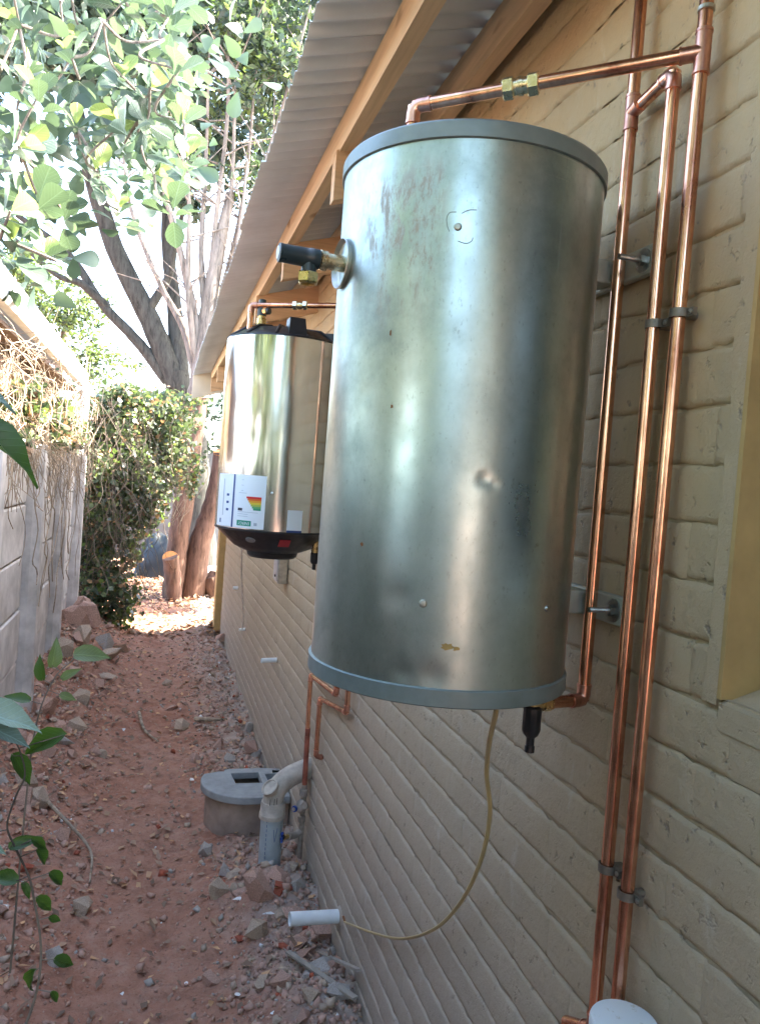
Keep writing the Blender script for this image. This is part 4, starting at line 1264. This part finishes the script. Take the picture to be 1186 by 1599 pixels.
# many-stemmed tree at the end of the passage
tr = empty('tree', (.45, 12, 0), 'many-stemmed tree with reddish trunks rising at the end of the passage', 'tree')
def trunk(name, pts, r0, r1, mat, parent, seg=14):
    mb = MB(); limb(mb, pts, r0, r1, seg); return mb.build(name, mat, parent, True, pts[0], 60)
trunk('trunk', [(.27, 12, -.1), (.31, 12, .7), (.36, 12, 1.5), (.42, 12, 2.3), (.47, 12, 3.1)], .155, .15, M['bark'], tr)
trunk('trunk', [(.58, 12.1, -.1), (.64, 12.1, .8), (.80, 12.1, 1.5), (.86, 12.1, 2.25)], .20, .10, M['bark'], tr)
trunk('trunk', [(.47, 12, 3.05), (.50, 12, 3.6), (.52, 12, 4.3), (.60, 12, 5.2), (.75, 12.1, 6.2)], .165, .07, M['barkgrey'], tr)
MB().lathe([(.105, 0), (.105, .02), (0, .025)], (.86, 12.1, 2.24), (-.1, -.5, 1), 14).build('cut_face', M['cutwood'], tr)
MB().lathe([(.12, 0), (.12, .03), (0, .034)], (.46, 11.87, 2.72), (.3, -1, .25), 14).build('cut_face', M['brown'], tr)
branches = [
    [(.50,12,3.3),(.75,12,4.6),(1.05,12,5.9),(1.4,12,7.4),(1.75,12,9.2)], [(.50,12,3.4),(.72,11.9,4.3),(.88,11.8,5.4),(.95,11.8,6.6)],
    [(.50,12,3.2),(.35,12,4.2),(.10,12,5.1),(-.25,12,6.2),(-.5,12,7.6)], [(.52,12,4.2),(.38,12.1,5.2),(.36,12.2,6.6),(.30,12.2,8.3)],
    [(.45,12.1,3.3),(.2,12.3,4.1),(-.2,12.5,4.8),(-.7,12.6,5.9),(-.9,12.7,7.0)], [(.52,12,4.0),(.80,12.2,5.1),(.98,12.3,6.5),(1.02,12.3,8.2)],
    [(.58,12,3.4),(.95,12,5.0),(1.30,11.9,6.2)], [(.5,12,3.8),(.55,12,5.6),(.62,12,7.4),(.50,12,9.0)],
    [(.42,12,3.5),(.22,11.9,4.6),(.15,11.9,5.9),(.0,11.9,7.0)], [(.62,12.1,4.6),(.75,12,6.2),(.70,12,8.0)]]
for i, b in enumerate(branches):
    r = [.10,.06,.085,.06,.07,.06,.07,.05,.06,.05][i]
    trunk('branch', b, r, .016, M['barkgrey'], tr, 9)
# fine side twigs
mb = MB()
for b in branches:
    P = smooth_path(b, 5)
    for k in range(9):
        p = P[random.randrange(5, len(P))]
        d = Vector((random.gauss(0, 1), random.gauss(0, .5), random.uniform(.3, 1.3))).normalized()
        L = random.uniform(.5, 1.3)
        mb.tube([p, p+d*L*.5+Vector((0,0,.05)), p+d*L], [.016, .010, .004], 5)
mb.build('twigs', M['barkgrey'], tr)
leaf_cloud('crown', [(1.3,12.4,8.2,.9,.9,1.2),(.6,12.3,9.0,.9,.9,1.1),(-.3,12.5,7.9,.7,.7,.8),(1.1,12.3,6.6,.45,.6,.6),(.4,12.4,7.2,.4,.5,.6),(1.9,12.5,9.2,.7,.8,.9)], 6500, .15, [M['leaf_dark'], M['leaf_lime'], M['leaf_dark'], M['leaf_dark']], tr, RNG)

# big dark tree further back
bt = empty('tree', (.75, 16.2, 0), 'large dark tree with heavy arching limbs behind the many-stemmed tree', 'tree')
trunk('trunk', [(.9,16.2,-.1),(.75,16.2,1.5),(.45,16.1,3.0),(.15,16,3.9)], .34, .24, M['barkdark'], bt)
trunk('limb', [(.2,16,3.6),(-.40,16,4.85),(-1.13,16,6.15),(-1.75,16,7.8),(-2.2,16,9.6)], .23, .12, M['barkdark'], bt)
trunk('limb', [(.1,16,3.6),(-.55,16,4.35),(-1.30,16,5.05),(-1.95,16,5.9),(-2.9,16,6.5)], .13, .05, M['barkdark'], bt)
trunk('limb', [(.25,16,3.8),(.05,16.2,5.2),(-.2,16.4,7.0),(-.1,16.5,9.5)], .18, .08, M['barkdark'], bt)
trunk('limb', [(-1.2,16,5.0),(-1.7,15.8,5.35),(-2.1,15.6,5.4),(-2.8,15.4,5.9)], .09, .03, M['barkdark'], bt, 8)
trunk('limb', [(-.5,16,4.95),(-.1,15.8,5.7),(.0,15.6,6.4),(.2,15.5,7.5)], .10, .03, M['barkdark'], bt, 8)
leaf_cloud('crown', [(-3.3,17,10.7,1.9,1.3,1.2),(-1.3,16,10.5,1.5,1.3,1.3),(.2,17,11,1.8,1.3,1.7),(1.7,16,10.3,.9,1,1.6),(-.4,17,9.2,1.3,1.1,1.2),(.6,15.2,8.2,.8,.7,1.2),(1.45,14.4,7.2,.55,.5,1.1),(-2.3,15,8.8,1.2,.9,.6),(-3.9,16,8.9,.9,.8,.7),(-.1,17.5,12.5,4.5,1.6,1.2),(-3.4,15,9.6,1.5,1,.9),(-2.6,16,11.6,1.6,1,1.2),(-.9,14.5,8.3,.9,.7,.8),(.1,15,7.0,.5,.6,.7),(-1.9,17,9.9,1.3,1,.8),(3.6,16.5,8.5,1.8,1.8,1.8),(4.6,16,10.5,2,2,1.8),(3.4,15.5,6.0,1.2,1.5,1.2)],  # right-hand clumps, out of view behind the roof, added to shade the limbs
           52000, .22, [M['leaf_dark']], bt, RNG)
lt_ = empty('tree', (-2.8, 19, 0), 'pale yellow-green tree beyond the roof of the outbuilding', 'tree')
trunk('trunk', [(-2.6,19,-.1),(-2.5,19,2.5),(-2.3,19,5.0)], .2, .08, M['barkgrey'], lt_)
leaf_cloud('crown', [(-2.3,18.5,5.2,1.0,.9,1.0),(-3.2,19,6.3,1.0,.8,.7),(-1.4,20,4.3,.9,.8,.55),(-3.6,19,5.0,.9,.8,1.0)], 6500, .14, [M['leaf_lime'], M['leaf_dark'], M['leaf_lime']], lt_, RNG)
hedge = empty('hedge', (2.5, 22, 0), 'dark green trees closing the view beyond the boundary wall', 'hedge')
leaf_cloud('foliage', [(3,22,2.6,3,1,2.2),(-1,22,2.4,2.2,1,1.6),(6.5,21,3,2.5,1.2,2.8)], 7000, .24, [M['leaf_dark']], hedge, RNG)

# broad-leaved tree leaning over the fence, its leaves close enough to tell apart
fg = empty('tree', (-2.3, 3.3, 0), 'broad-leaved tree whose leafy branches hang over the fence', 'tree')
trunk('trunk', [(-2.3,3.3,-.1),(-2.2,3.4,1.6),(-1.9,3.6,3.0),(-1.6,3.9,4.4)], .14, .06, M['barkgrey'], fg)
ros = [(-.8,4.2,4.05),(-.53,4.0,3.85),(-.63,3.8,3.56),(-.52,4.6,4.26),(-.66,3.6,3.25),(-.54,4.4,3.69),(-.32,4.3,3.95),(-.23,4.8,4.43),(-.1,4.2,4.27),(-.04,4.0,3.9),(-.24,4.4,3.78),(-.45,4.6,3.58),(-.14,4.5,3.56),(0.0,4.2,3.74),(.03,4.0,3.48),(-.59,3.7,3.08),(-.54,4.1,3.16),(-.64,3.5,2.82),(-.56,3.7,2.83),(-.64,3.4,2.92),(-.33,4.8,3.42),(-.03,4.3,3.35),
       (-.72,4.0,3.72),(-.35,4.5,4.45),(-.15,4.6,4.1),(-.42,4.3,3.45),(-.75,3.9,4.3),(-.05,4.4,4.5),(-.30,4.1,3.62),(-.62,4.4,4.5),(-.18,4.3,3.92),(.02,4.5,4.05),(-.85,3.7,2.95),(-.70,3.9,3.35)]
ros += [(-.62,4.2,4.2),(-.40,4.0,4.05),(-.74,4.1,3.5),(-.30,4.6,3.75),(-.12,4.1,4.08),(-.50,3.8,3.75)]
bm_ = MB()
roots = [Vector((-1.9,3.6,3.0)), Vector((-1.75,3.75,3.7)), Vector((-1.6,3.9,4.4)), Vector((-2.0,3.5,2.4))]
done = list(roots)
for p in sorted(ros, key=lambda q: min((r_-Vector(q)).length for r_ in roots)):
    p = Vector(p); rt_ = min(done, key=lambda q: (q-p).length + (.0 if q in roots else -.25))
    first = rt_ in roots
    mid = rt_*.5 + p*.5 + Vector((random.gauss(0,.05), random.gauss(0,.05), -.05))
    limb(bm_, [rt_, mid, p], .016 if first else .008, .005, 6, 5)
    done.append(p)
bm_.build('branches', M['barkgrey'], fg)
def broad_leaf(bend, fold):
    us = [0, .12, .3, .5, .7, .85, .95, 1.0]; wd = [.02, .10, .19, .28, .34, .30, .18, .03]
    vs, fs = [], []
    for u, w in zip(us, wd):
        zb = -bend*u*u
        for s, k in ((-1, 1), (0, 0), (1, 1)):
            vs.append((u, s*w, zb + fold*w*k + .012*math.sin(u*19+s)*k))
    for i in range(len(us)-1):
        for k in range(2):
            fs.append((i*3+k, i*3+k+1, (i+1)*3+k+1, (i+1)*3+k))
    return np.array(vs), np.array(fs)
bl = []
for k, (b, fo_) in enumerate(((.15,.25),(.32,.15),(.05,.4),(.45,.3))):
    v, f = broad_leaf(b, fo_)
    me = raw_mesh('leaf', v, f, 4, M['leaf_big'], None, True); bl.append(me)
nl = 0
for p in ros:
    p = Vector(p)
    up = Vector((random.gauss(.2,.5), random.gauss(-.2,.4), random.uniform(.2,1))).normalized()
    s0 = up.orthogonal().normalized()
    for k in range(9):
        if nl >= 296: break
        a = k*2.4+random.random(); tilt = .25 + .16*k
        d = (Quaternion(up, a) @ s0)*math.sin(tilt) + up*math.cos(tilt)
        d.normalize()
        nrm = (up - d*up.dot(d)).normalized() if abs(up.dot(d)) < .999 else s0
        m = Matrix((d, nrm.cross(d), nrm)).transposed()
        o = bpy.data.objects.new('leaf', bl[random.randrange(4)])
        s = random.uniform(.095, .165)*(.8 if k < 2 else 1)
        o.matrix_world = Matrix.Translation(p + d*.02 - up*.012*k) @ m.to_4x4() @ Matrix.Scale(s, 4)
        if k < 2:
            o.data = bl[random.randrange(4)]
            o.material_slots[0].link = 'OBJECT'; o.material_slots[0].material = M['leaf_young']
        loc = o.location.copy()
        col.objects.link(o); o.parent = fg; o.location = loc - fg.location
        nl += 1

fp, fr_, fs_ = [], [], []
for p in [(-.95,4.8,4.6),(-.75,5.0,4.75),(-.5,5.1,4.9),(-.3,5.2,4.7),(-.1,5.2,4.9),(-.85,4.9,4.2),(-.6,5.2,4.4),(-.35,5.2,4.3),(-.15,5.1,4.4),(-.7,5.0,3.95),(-.45,5.2,4.0),(-.2,5.2,4.05),(-.05,5.0,3.8),(-.9,4.6,3.7),(-.75,4.6,3.1),(-.85,4.4,3.4),(.0,5.1,4.6),(-1.0,4.4,4.3),(-.95,4.2,3.0),(-.25,4.9,3.75)]:
    for k in range(44):
        q = Vector(p) + Vector((random.gauss(0,.15), random.gauss(0,.25), random.gauss(0,.15)))
        d = Vector((random.gauss(0,1), random.gauss(0,1), random.gauss(0,.8))).normalized(); nr = d.orthogonal().normalized()
        nr = Quaternion(d, random.uniform(0, 6.28)) @ nr
        fp.append(q); fs_.append(random.uniform(.085,.15)); fr_.append(np.array([d, nr.cross(d), nr]).T)
v, f = broad_leaf(.2, .2)
lm_ = scatter_mesh('leaf_mass', v, f, np.array(fp), np.array(fs_), np.array(fr_), leaf_mat('broad_leaf_mass', (.055, .09, .075), .26, .45, .34, (.16, .26, .10)), None, True)
lmo = link(bpy.data.objects.new('leaf_mass', lm_), fg); lmo['kind'] = 'stuff'

# ------------------------------------------------------------------ ivy hedge at the end of the fence
iv = empty('ivy_thicket', (-.5, 9.5, 0), 'ivy thicket covering the end of the fence and arching over the passage', 'climbing plant')
ells = [(-.72,9.6,2.50,.42,.35,.33),(-.22,10.2,2.62,.53,.4,.36),(.12,10.8,2.66,.30,.4,.26),(-.74,9.4,1.82,.33,.3,.49),(-.38,9.8,1.85,.43,.35,.51),(.02,10.3,2.06,.38,.4,.42),(.42,10.9,1.95,.16,.2,.36),(-.62,9.3,1.02,.34,.3,.57),(-.32,9.6,1.16,.27,.3,.5),(-.57,9.2,.40,.30,.28,.45),(-.36,9.4,.42,.20,.25,.41)]
leaf_cloud('foliage', ells + [(-.45,9.7,2.75,.45,.35,.16),(.15,10.6,2.86,.4,.3,.14),(-.05,9.7,1.55,.2,.2,.35)], 13500, .058, [M['leaf_ivy']]*6+[M['leaf_lime'], M['leaf_lime'], M['leaf_dry']], iv, RNG, 'broad', None, .22)
mb = MB()
for k in range(420):
    e = ells[random.randrange(len(ells))]
    p = Vector((e[0]+random.gauss(0,.6)*e[3], e[1]-random.uniform(.4,1.25)*e[4], e[2]+random.uniform(-.2,1)*e[5]))
    P = [p]; d = Vector((random.gauss(0,.5), random.gauss(0,.2), -1)).normalized()
    for j in range(7):
        d = (d + Vector((random.gauss(0,.35), random.gauss(0,.2), -.15))).normalized(); P.append(P[-1]+d*random.uniform(.08,.2))
    if P[-1].z < .05 or P[-1].x > .3: continue
    mb.tube(smooth_path(P, 3), random.uniform(.002,.005), 4)
mb.build('stems', M['stem'], iv)
mb = MB().box((-.95, 9.75, -.1), (-.55, 10.1, 2.3)); mb.build('dark_backing', M['barkdark'], iv, False)  # plain dark box added inside the ivy to deepen the shade behind it

# dry creeper tangle hanging over the fence top
dc_ = empty('dry_creeper', (FX, 6.5, E), 'tangle of dry creeper stems hanging over the fence top', 'climbing plant')
mb = MB()
for k in range(620):
    y = random.uniform(4.3, 8.35)
    p = Vector((FX+random.uniform(-.12,.10), y, FT+random.uniform(.0,.62)))
    d = Vector((random.gauss(.05,.3), random.gauss(0,.5), random.gauss(-.5,.7))).normalized(); P = [p]
    L = random.uniform(.04, .12)
    for j in range(6):
        d = (d + Vector((random.gauss(0,.35), random.gauss(0,.4), random.gauss(-.12,.3)))).normalized()
        q = P[-1]+d*L
        q.x = min(FX+.20, max(FX-.2 if q.z > FT else FX+.055, q.x)); P.append(q)
    mb.tube(smooth_path(P, 2), random.uniform(.0013,.0034), 4)
for k in range(13):     # long runners down the panels
    y = random.uniform(4.9, 8.3); P = [Vector((FX+.06, y, FT+.1))]
    for j in range(8):
        P.append(P[-1]+Vector((0, random.gauss(0,.16), -random.uniform(.05,.22)))); P[-1].x = FX+.085+random.uniform(0,.03)
    mb.tube(smooth_path(P, 3), random.uniform(.0025,.005), 5)
mb.build('stems', M['twig'], dc_)
leaf_cloud('foliage', [(FX+.02,5.2,FT+.22,.14,.5,.22),(FX+.02,6.2,FT+.20,.14,.6,.20),(FX+.02,7.3,FT+.22,.14,.6,.22),(FX,8.1,FT+.25,.14,.4,.26)], 2600, .05, [M['leaf_dry'], M['leaf_ivy'], M['leaf_ivy'], M['leaf_lime']], dc_, RNG, 'broad')

# ivy on the near stretch of the fence, beside and behind the camera
iv2 = empty('ivy_thicket', (FX, 1.0, 0), 'dense ivy overgrowing the near stretch of the fence', 'climbing plant')
leaf_cloud('foliage', [(FX-.02, y, z, .16, .55, .45) for y in (-6.2, -5.3, -4.4, -3.5, -2.6, -1.7, -.8, .1, 1.0, 1.9) for z in (.75, 1.4, 2.0)] + [(FX-.12, y, 2.45, .2, .6, .35) for y in (-6, -4.8, -3.6, -2.4, -1.2, 0, 1.2, 2.1)], 20000, .085, [M['leaf_ivy']]*4+[M['leaf_dark'], M['leaf_lime']], iv2, RNG, 'broad')
mb = MB()
for k in range(60):
    y = random.uniform(-3, 2.2); P = [Vector((FX+.09, y, 0.1))]
    for j in range(9): P.append(P[-1]+Vector((0, random.gauss(0, .08), random.uniform(.12, .28))))
    mb.tube(smooth_path(P, 2), random.uniform(.003, .007), 5)
mb.build('stems', M['stem'], iv2)
ht = empty('tree', (4.3, 12.4, 0), 'unseen leafy tree added behind the far house corner to shade the yard end', 'tree')  # out of view, added to dapple the far trunks and ground
trunk('trunk', [(4.3,12.4,-.1),(4.2,12.4,2.0),(4.3,12.4,4.0)], .16, .07, M['barkgrey'], ht)
leaf_cloud('crown', [(4.2,12.3,4.6,1.3,1.3,1.2),(3.5,11.6,4.2,.8,.8,.7),(4.8,13.4,5.2,1.2,1.1,1.2),(3.6,11.0,4.9,.9,.7,.6),(5.2,11.6,5.8,1.0,1.0,.9)], 5600, .17, [M['leaf_lime'], M['leaf_dark'], M['leaf_dark']], ht, RNG)

# ------------------------------------------------------------------ far end: boundary wall, tarpaulin, logs
bw = empty('boundary_wall', (0, 17.4, 0), 'dark grey boundary wall closing the yard behind the trees', 'wall')
for k in range(10):
    x = -8+k*1.8
    MB().box((x, 17.4, -.1), (x+1.79, 17.52, 2.35+.02*(k % 2))).build('panel', M['farwall'], bw, False)
ta = empty('tarpaulin', (0, 14.2, 0), 'dark blue tarpaulin draped over a heap beside the tree', 'tarpaulin')
n = 22
u = np.linspace(0, 1, n); U, Vv = np.meshgrid(u, u)
X = -.35 + .85*U; Yt = 13.9 + .8*Vv
Zt = np.clip(.80*np.sin(np.pi*np.clip(U*1.02, 0, 1))**.5*np.sin(np.pi*np.clip(Vv, 0, 1))**.45 + (vnoise(U*6, Vv*6, 41)-.5)*.22, -.02, 2)
ii = np.arange(n*n).reshape(n, n)
f = np.stack([ii[:-1,:-1], ii[:-1,1:], ii[1:,1:], ii[1:,:-1]], -1).reshape(-1, 4)
o = bpy.data.objects.new('sheet', raw_mesh('sheet', np.stack([X, Yt, Zt], -1).reshape(-1,3), f, 4, M['tarp'], None, True)); link(o, ta)
lg = empty('sawn_log', (.22, 11.75, 0), 'sawn log with orange cut end standing beside the tree trunks', 'log')
mb = MB(); limb(mb, [(.30,11.72,-.05),(.26,11.68,.3),(.21,11.62,.66)], .13, .115, 16); mb.build('bark', M['bark'], lg, True, None, 60)
MB().lathe([(.118, 0), (.112, .012), (0, .016)], (.212,11.622,.645), (-.05, -.75, .62), 20).build('cut_face', M['cutwood'], lg)
st2 = empty('tree_stump', (.95, 12.2, 0), 'low ragged stump beside the right-hand trunk', 'stump')
blob(st2, 'stump', (.90, 12.1, .18), (.16, .16, .24), M['bark'], 8)
blob(st2, 'root', (1.02, 12.0, .30), (.09, .09, .10), M['twig'], 9)

# ------------------------------------------------------------------ vine growing beside the camera
def vine(name, label, stem, leaves, mat_of):
    v = empty(name, stem[0], label, 'vine')
    P = smooth_path(stem, 6)
    MB().tube(P, [.0022-.0012*i/len(P) for i in range(len(P))], 6).build('stem', M['stem'], v)
    us = [0, .05, .2, .4, .6, .8, .92, 1.0]; wd = [.0, .17, .30, .30, .23, .12, .05, 0]
    vs, fs = [], []
    for u, w in zip(us, wd):
        for s in (-1, 0, 1): vs.append((u - (.08 if s and u < .1 else 0), s*w, -.18*u*u + abs(s)*w*.45 + .02*math.sin(u*11+s*2)))
    for i in range(len(us)-1):
        for k in range(2): fs.append((i*3+k, i*3+k+1, (i+1)*3+k+1, (i+1)*3+k))
    me = raw_mesh('leaf', np.array(vs), np.array(fs), 4, M['leaf_near'], None, True)
    for p, d, nrm, s, mk_ in leaves:
        p, d, nrm = Vector(p), Vector(d).normalized(), Vector(nrm)
        nrm = (nrm - d*nrm.dot(d)).normalized()
        o = bpy.data.objects.new('leaf', me)
        m = Matrix((d, nrm.cross(d), nrm)).transposed()
        o.matrix_world = Matrix.Translation(p) @ m.to_4x4() @ Matrix.Diagonal((s, s*random.uniform(.62, .95), s*random.uniform(.6, 1.8), 1))
        loc = o.location.copy(); col.objects.link(o); o.parent = v; o.location = loc - v.location
        o.material_slots[0].link = 'OBJECT'; o.material_slots[0].material = M[mk_]
        a = min(P, key=lambda q: (q-p).length)
        if (a-p).length > .004: MB().tube([a, p], .0009, 5).build('leaf_stalk', M['stem'], v)
yv = 1.2
def vp_(u, v, y=1.2): return (y/1.2*(-.15 + (u-60)*.00106 + (v-1130)*.00007), y, E + y/1.2*(-.387 - (v-1130)*.00097))
stem = [vp_(30,1620), vp_(52,1545), vp_(58,1475), vp_(50,1400), vp_(44,1365), vp_(28,1320), vp_(18,1285), vp_(30,1240), vp_(42,1200), vp_(20,1130), vp_(-30,1060), vp_(-110, 960)]
N = 'leaf_near'; Pp = 'leaf_nearpale'
lvs = [(vp_(-12,1112), (1,-.3,-.10), (.1,-.55,.8), .088, Pp), (vp_(-6,1130), (.9,-.2,-.35), (.2,-.6,.7), .070, Pp), (vp_(92,1148), (-1,.15,-.45), (-.1,-.75,.5), .068, N), (vp_(28,1178), (.55,.1,-.9), (.6,-.8,.2), .056, N),
       (vp_(22,1318), (.9,.1,.25), (.1,-.8,.6), .044, N), (vp_(50,1308), (.75,.2,-.65), (.3,-.85,.4), .030, N), (vp_(56,1325), (.45,.3,-.85), (.75,-.6,.2), .036, N), (vp_(28,1372), (-.95,.2,.22), (0,-.7,.7), .044, N), (vp_(36,1376), (.5,-.3,-.75), (.5,-.8,.3), .026, N),
       (vp_(72,1362), (.65,.2,-.75), (.5,-.8,.4), .034, N), (vp_(55,1400), (.65,.2,-.75), (.6,-.7,.2), .036, N), (vp_(70,1432), (.7,.3,-.5), (.4,-.9,.3), .022, N), (vp_(76,1500), (.9,.2,-.45), (.1,-.8,.7), .034, N), (vp_(50,1515), (-.30,.2,-.95), (-.7,-.7,.2), .044, N), (vp_(70,1552), (.45,.3,-.85), (.7,-.7,.2), .028, N),
       (vp_(-25,1300), (.9,0,-.5), (.2,-.6,.7), .055, Pp)]
vine('trailing_vine', 'thin trailing vine with pointed dark green leaves hanging beside the path', stem, lvs, None)
s2 = [(-.21, 1.5, E-.95), (-.20, 1.5, E-.62), (-.19, 1.5, E-.48), (-.165, 1.5, E-.40), (-.135, 1.5, E-.365)]
l2 = [((-.130,1.5,E-.355), (.95,0,.0), (0,-.75,.6), .062, 'leaf_young'), ((-.17,1.5,E-.375), (.15,0,.9), (.3,-.9,0), .050, 'leaf_young'), ((-.185,1.5,E-.40), (-.2,0,.9), (-.3,-.9,0), .045, 'leaf_near'), ((-.15,1.5,E-.40), (.7,0,.5), (0,-.8,.5), .036, 'leaf_young'), ((-.205,1.5,E-.44), (-.8,0,.2), (0,-.7,.6), .045, 'leaf_near'), ((-.152,1.5,E-.43), (.6,0,-.2), (0,-.7,.6), .03, 'leaf_young')]
vine('trailing_vine', 'bright light green vine shoot with upright young leaves', s2, l2, None)
s3 = [(-.42, 1.1, E-.9), (-.40, 1.1, E-.4), (-.36, 1.1, E-.02), (-.30, 1.1, E+.06), (-.235, 1.1, E+.07)]
l3 = [((-.245,1.1,E+.040), (.85,-.1,-.45), (.3,-.45,.85), .115, 'leaf_near'), ((-.27,1.1,E+.09), (.95,-.1,-.12), (0,-.55,.85), .085, Pp)]
vine('trailing_vine', 'single large leaf vine tip poking in front of the fence top', s3, l3, None)

# ------------------------------------------------------------------ trees behind the camera that the steel reflects
for i, (x, y, h, nm) in enumerate(((-1.9, -11.5, 10.0, 'round leafy tree standing in the sunny yard at the other end'), (2.6, -14.0, 11.0, 'taller leafy tree at the back of the sunny yard'), (-5.2, -5, 8.5, 'leafy tree beyond the fence on the sunny yard side'), (-4.6, .2, 7.0, 'dense leafy tree beyond the fence opposite the window'))):
    t_ = empty('tree', (x, y, 0), nm, 'tree')
    trunk('trunk', [(x,y,-.1),(x+.1,y,h*.25),(x,y,h*.5)], .2, .1, M['barkgrey'], t_)
    if i == 3:      # branch and foliage added out of view overhead to darken the near wall
        trunk('branch', [(x, y, 2.2), (x+1.6, y-.3, 3.2), (x+3.3, y-.6, 3.7), (x+4.5, y-.7, 3.9)], .09, .02, M['barkgrey'], t_, 8)
        leaf_cloud('foliage', [(-.75,-.5,3.6,.75,.95,.35),(.0,-.7,3.75,.6,.8,.3),(-1.5,-.2,3.5,.7,.9,.4)], 3000, .11, [M['leaf_dark'], M['leaf_lime']], t_, RNG)
    leaf_cloud('crown', [(x,y,h*.62,2.0,1.7,h*.30),(x+1.2,y+.4,h*.5,1.4,1.2,h*.2),(x-1.1,y-.2,h*.55,1.5,1.2,h*.22)], 6000, .25, [M['leaf_lime'], M['leaf_lime'], M['leaf_dark']], t_, RNG)
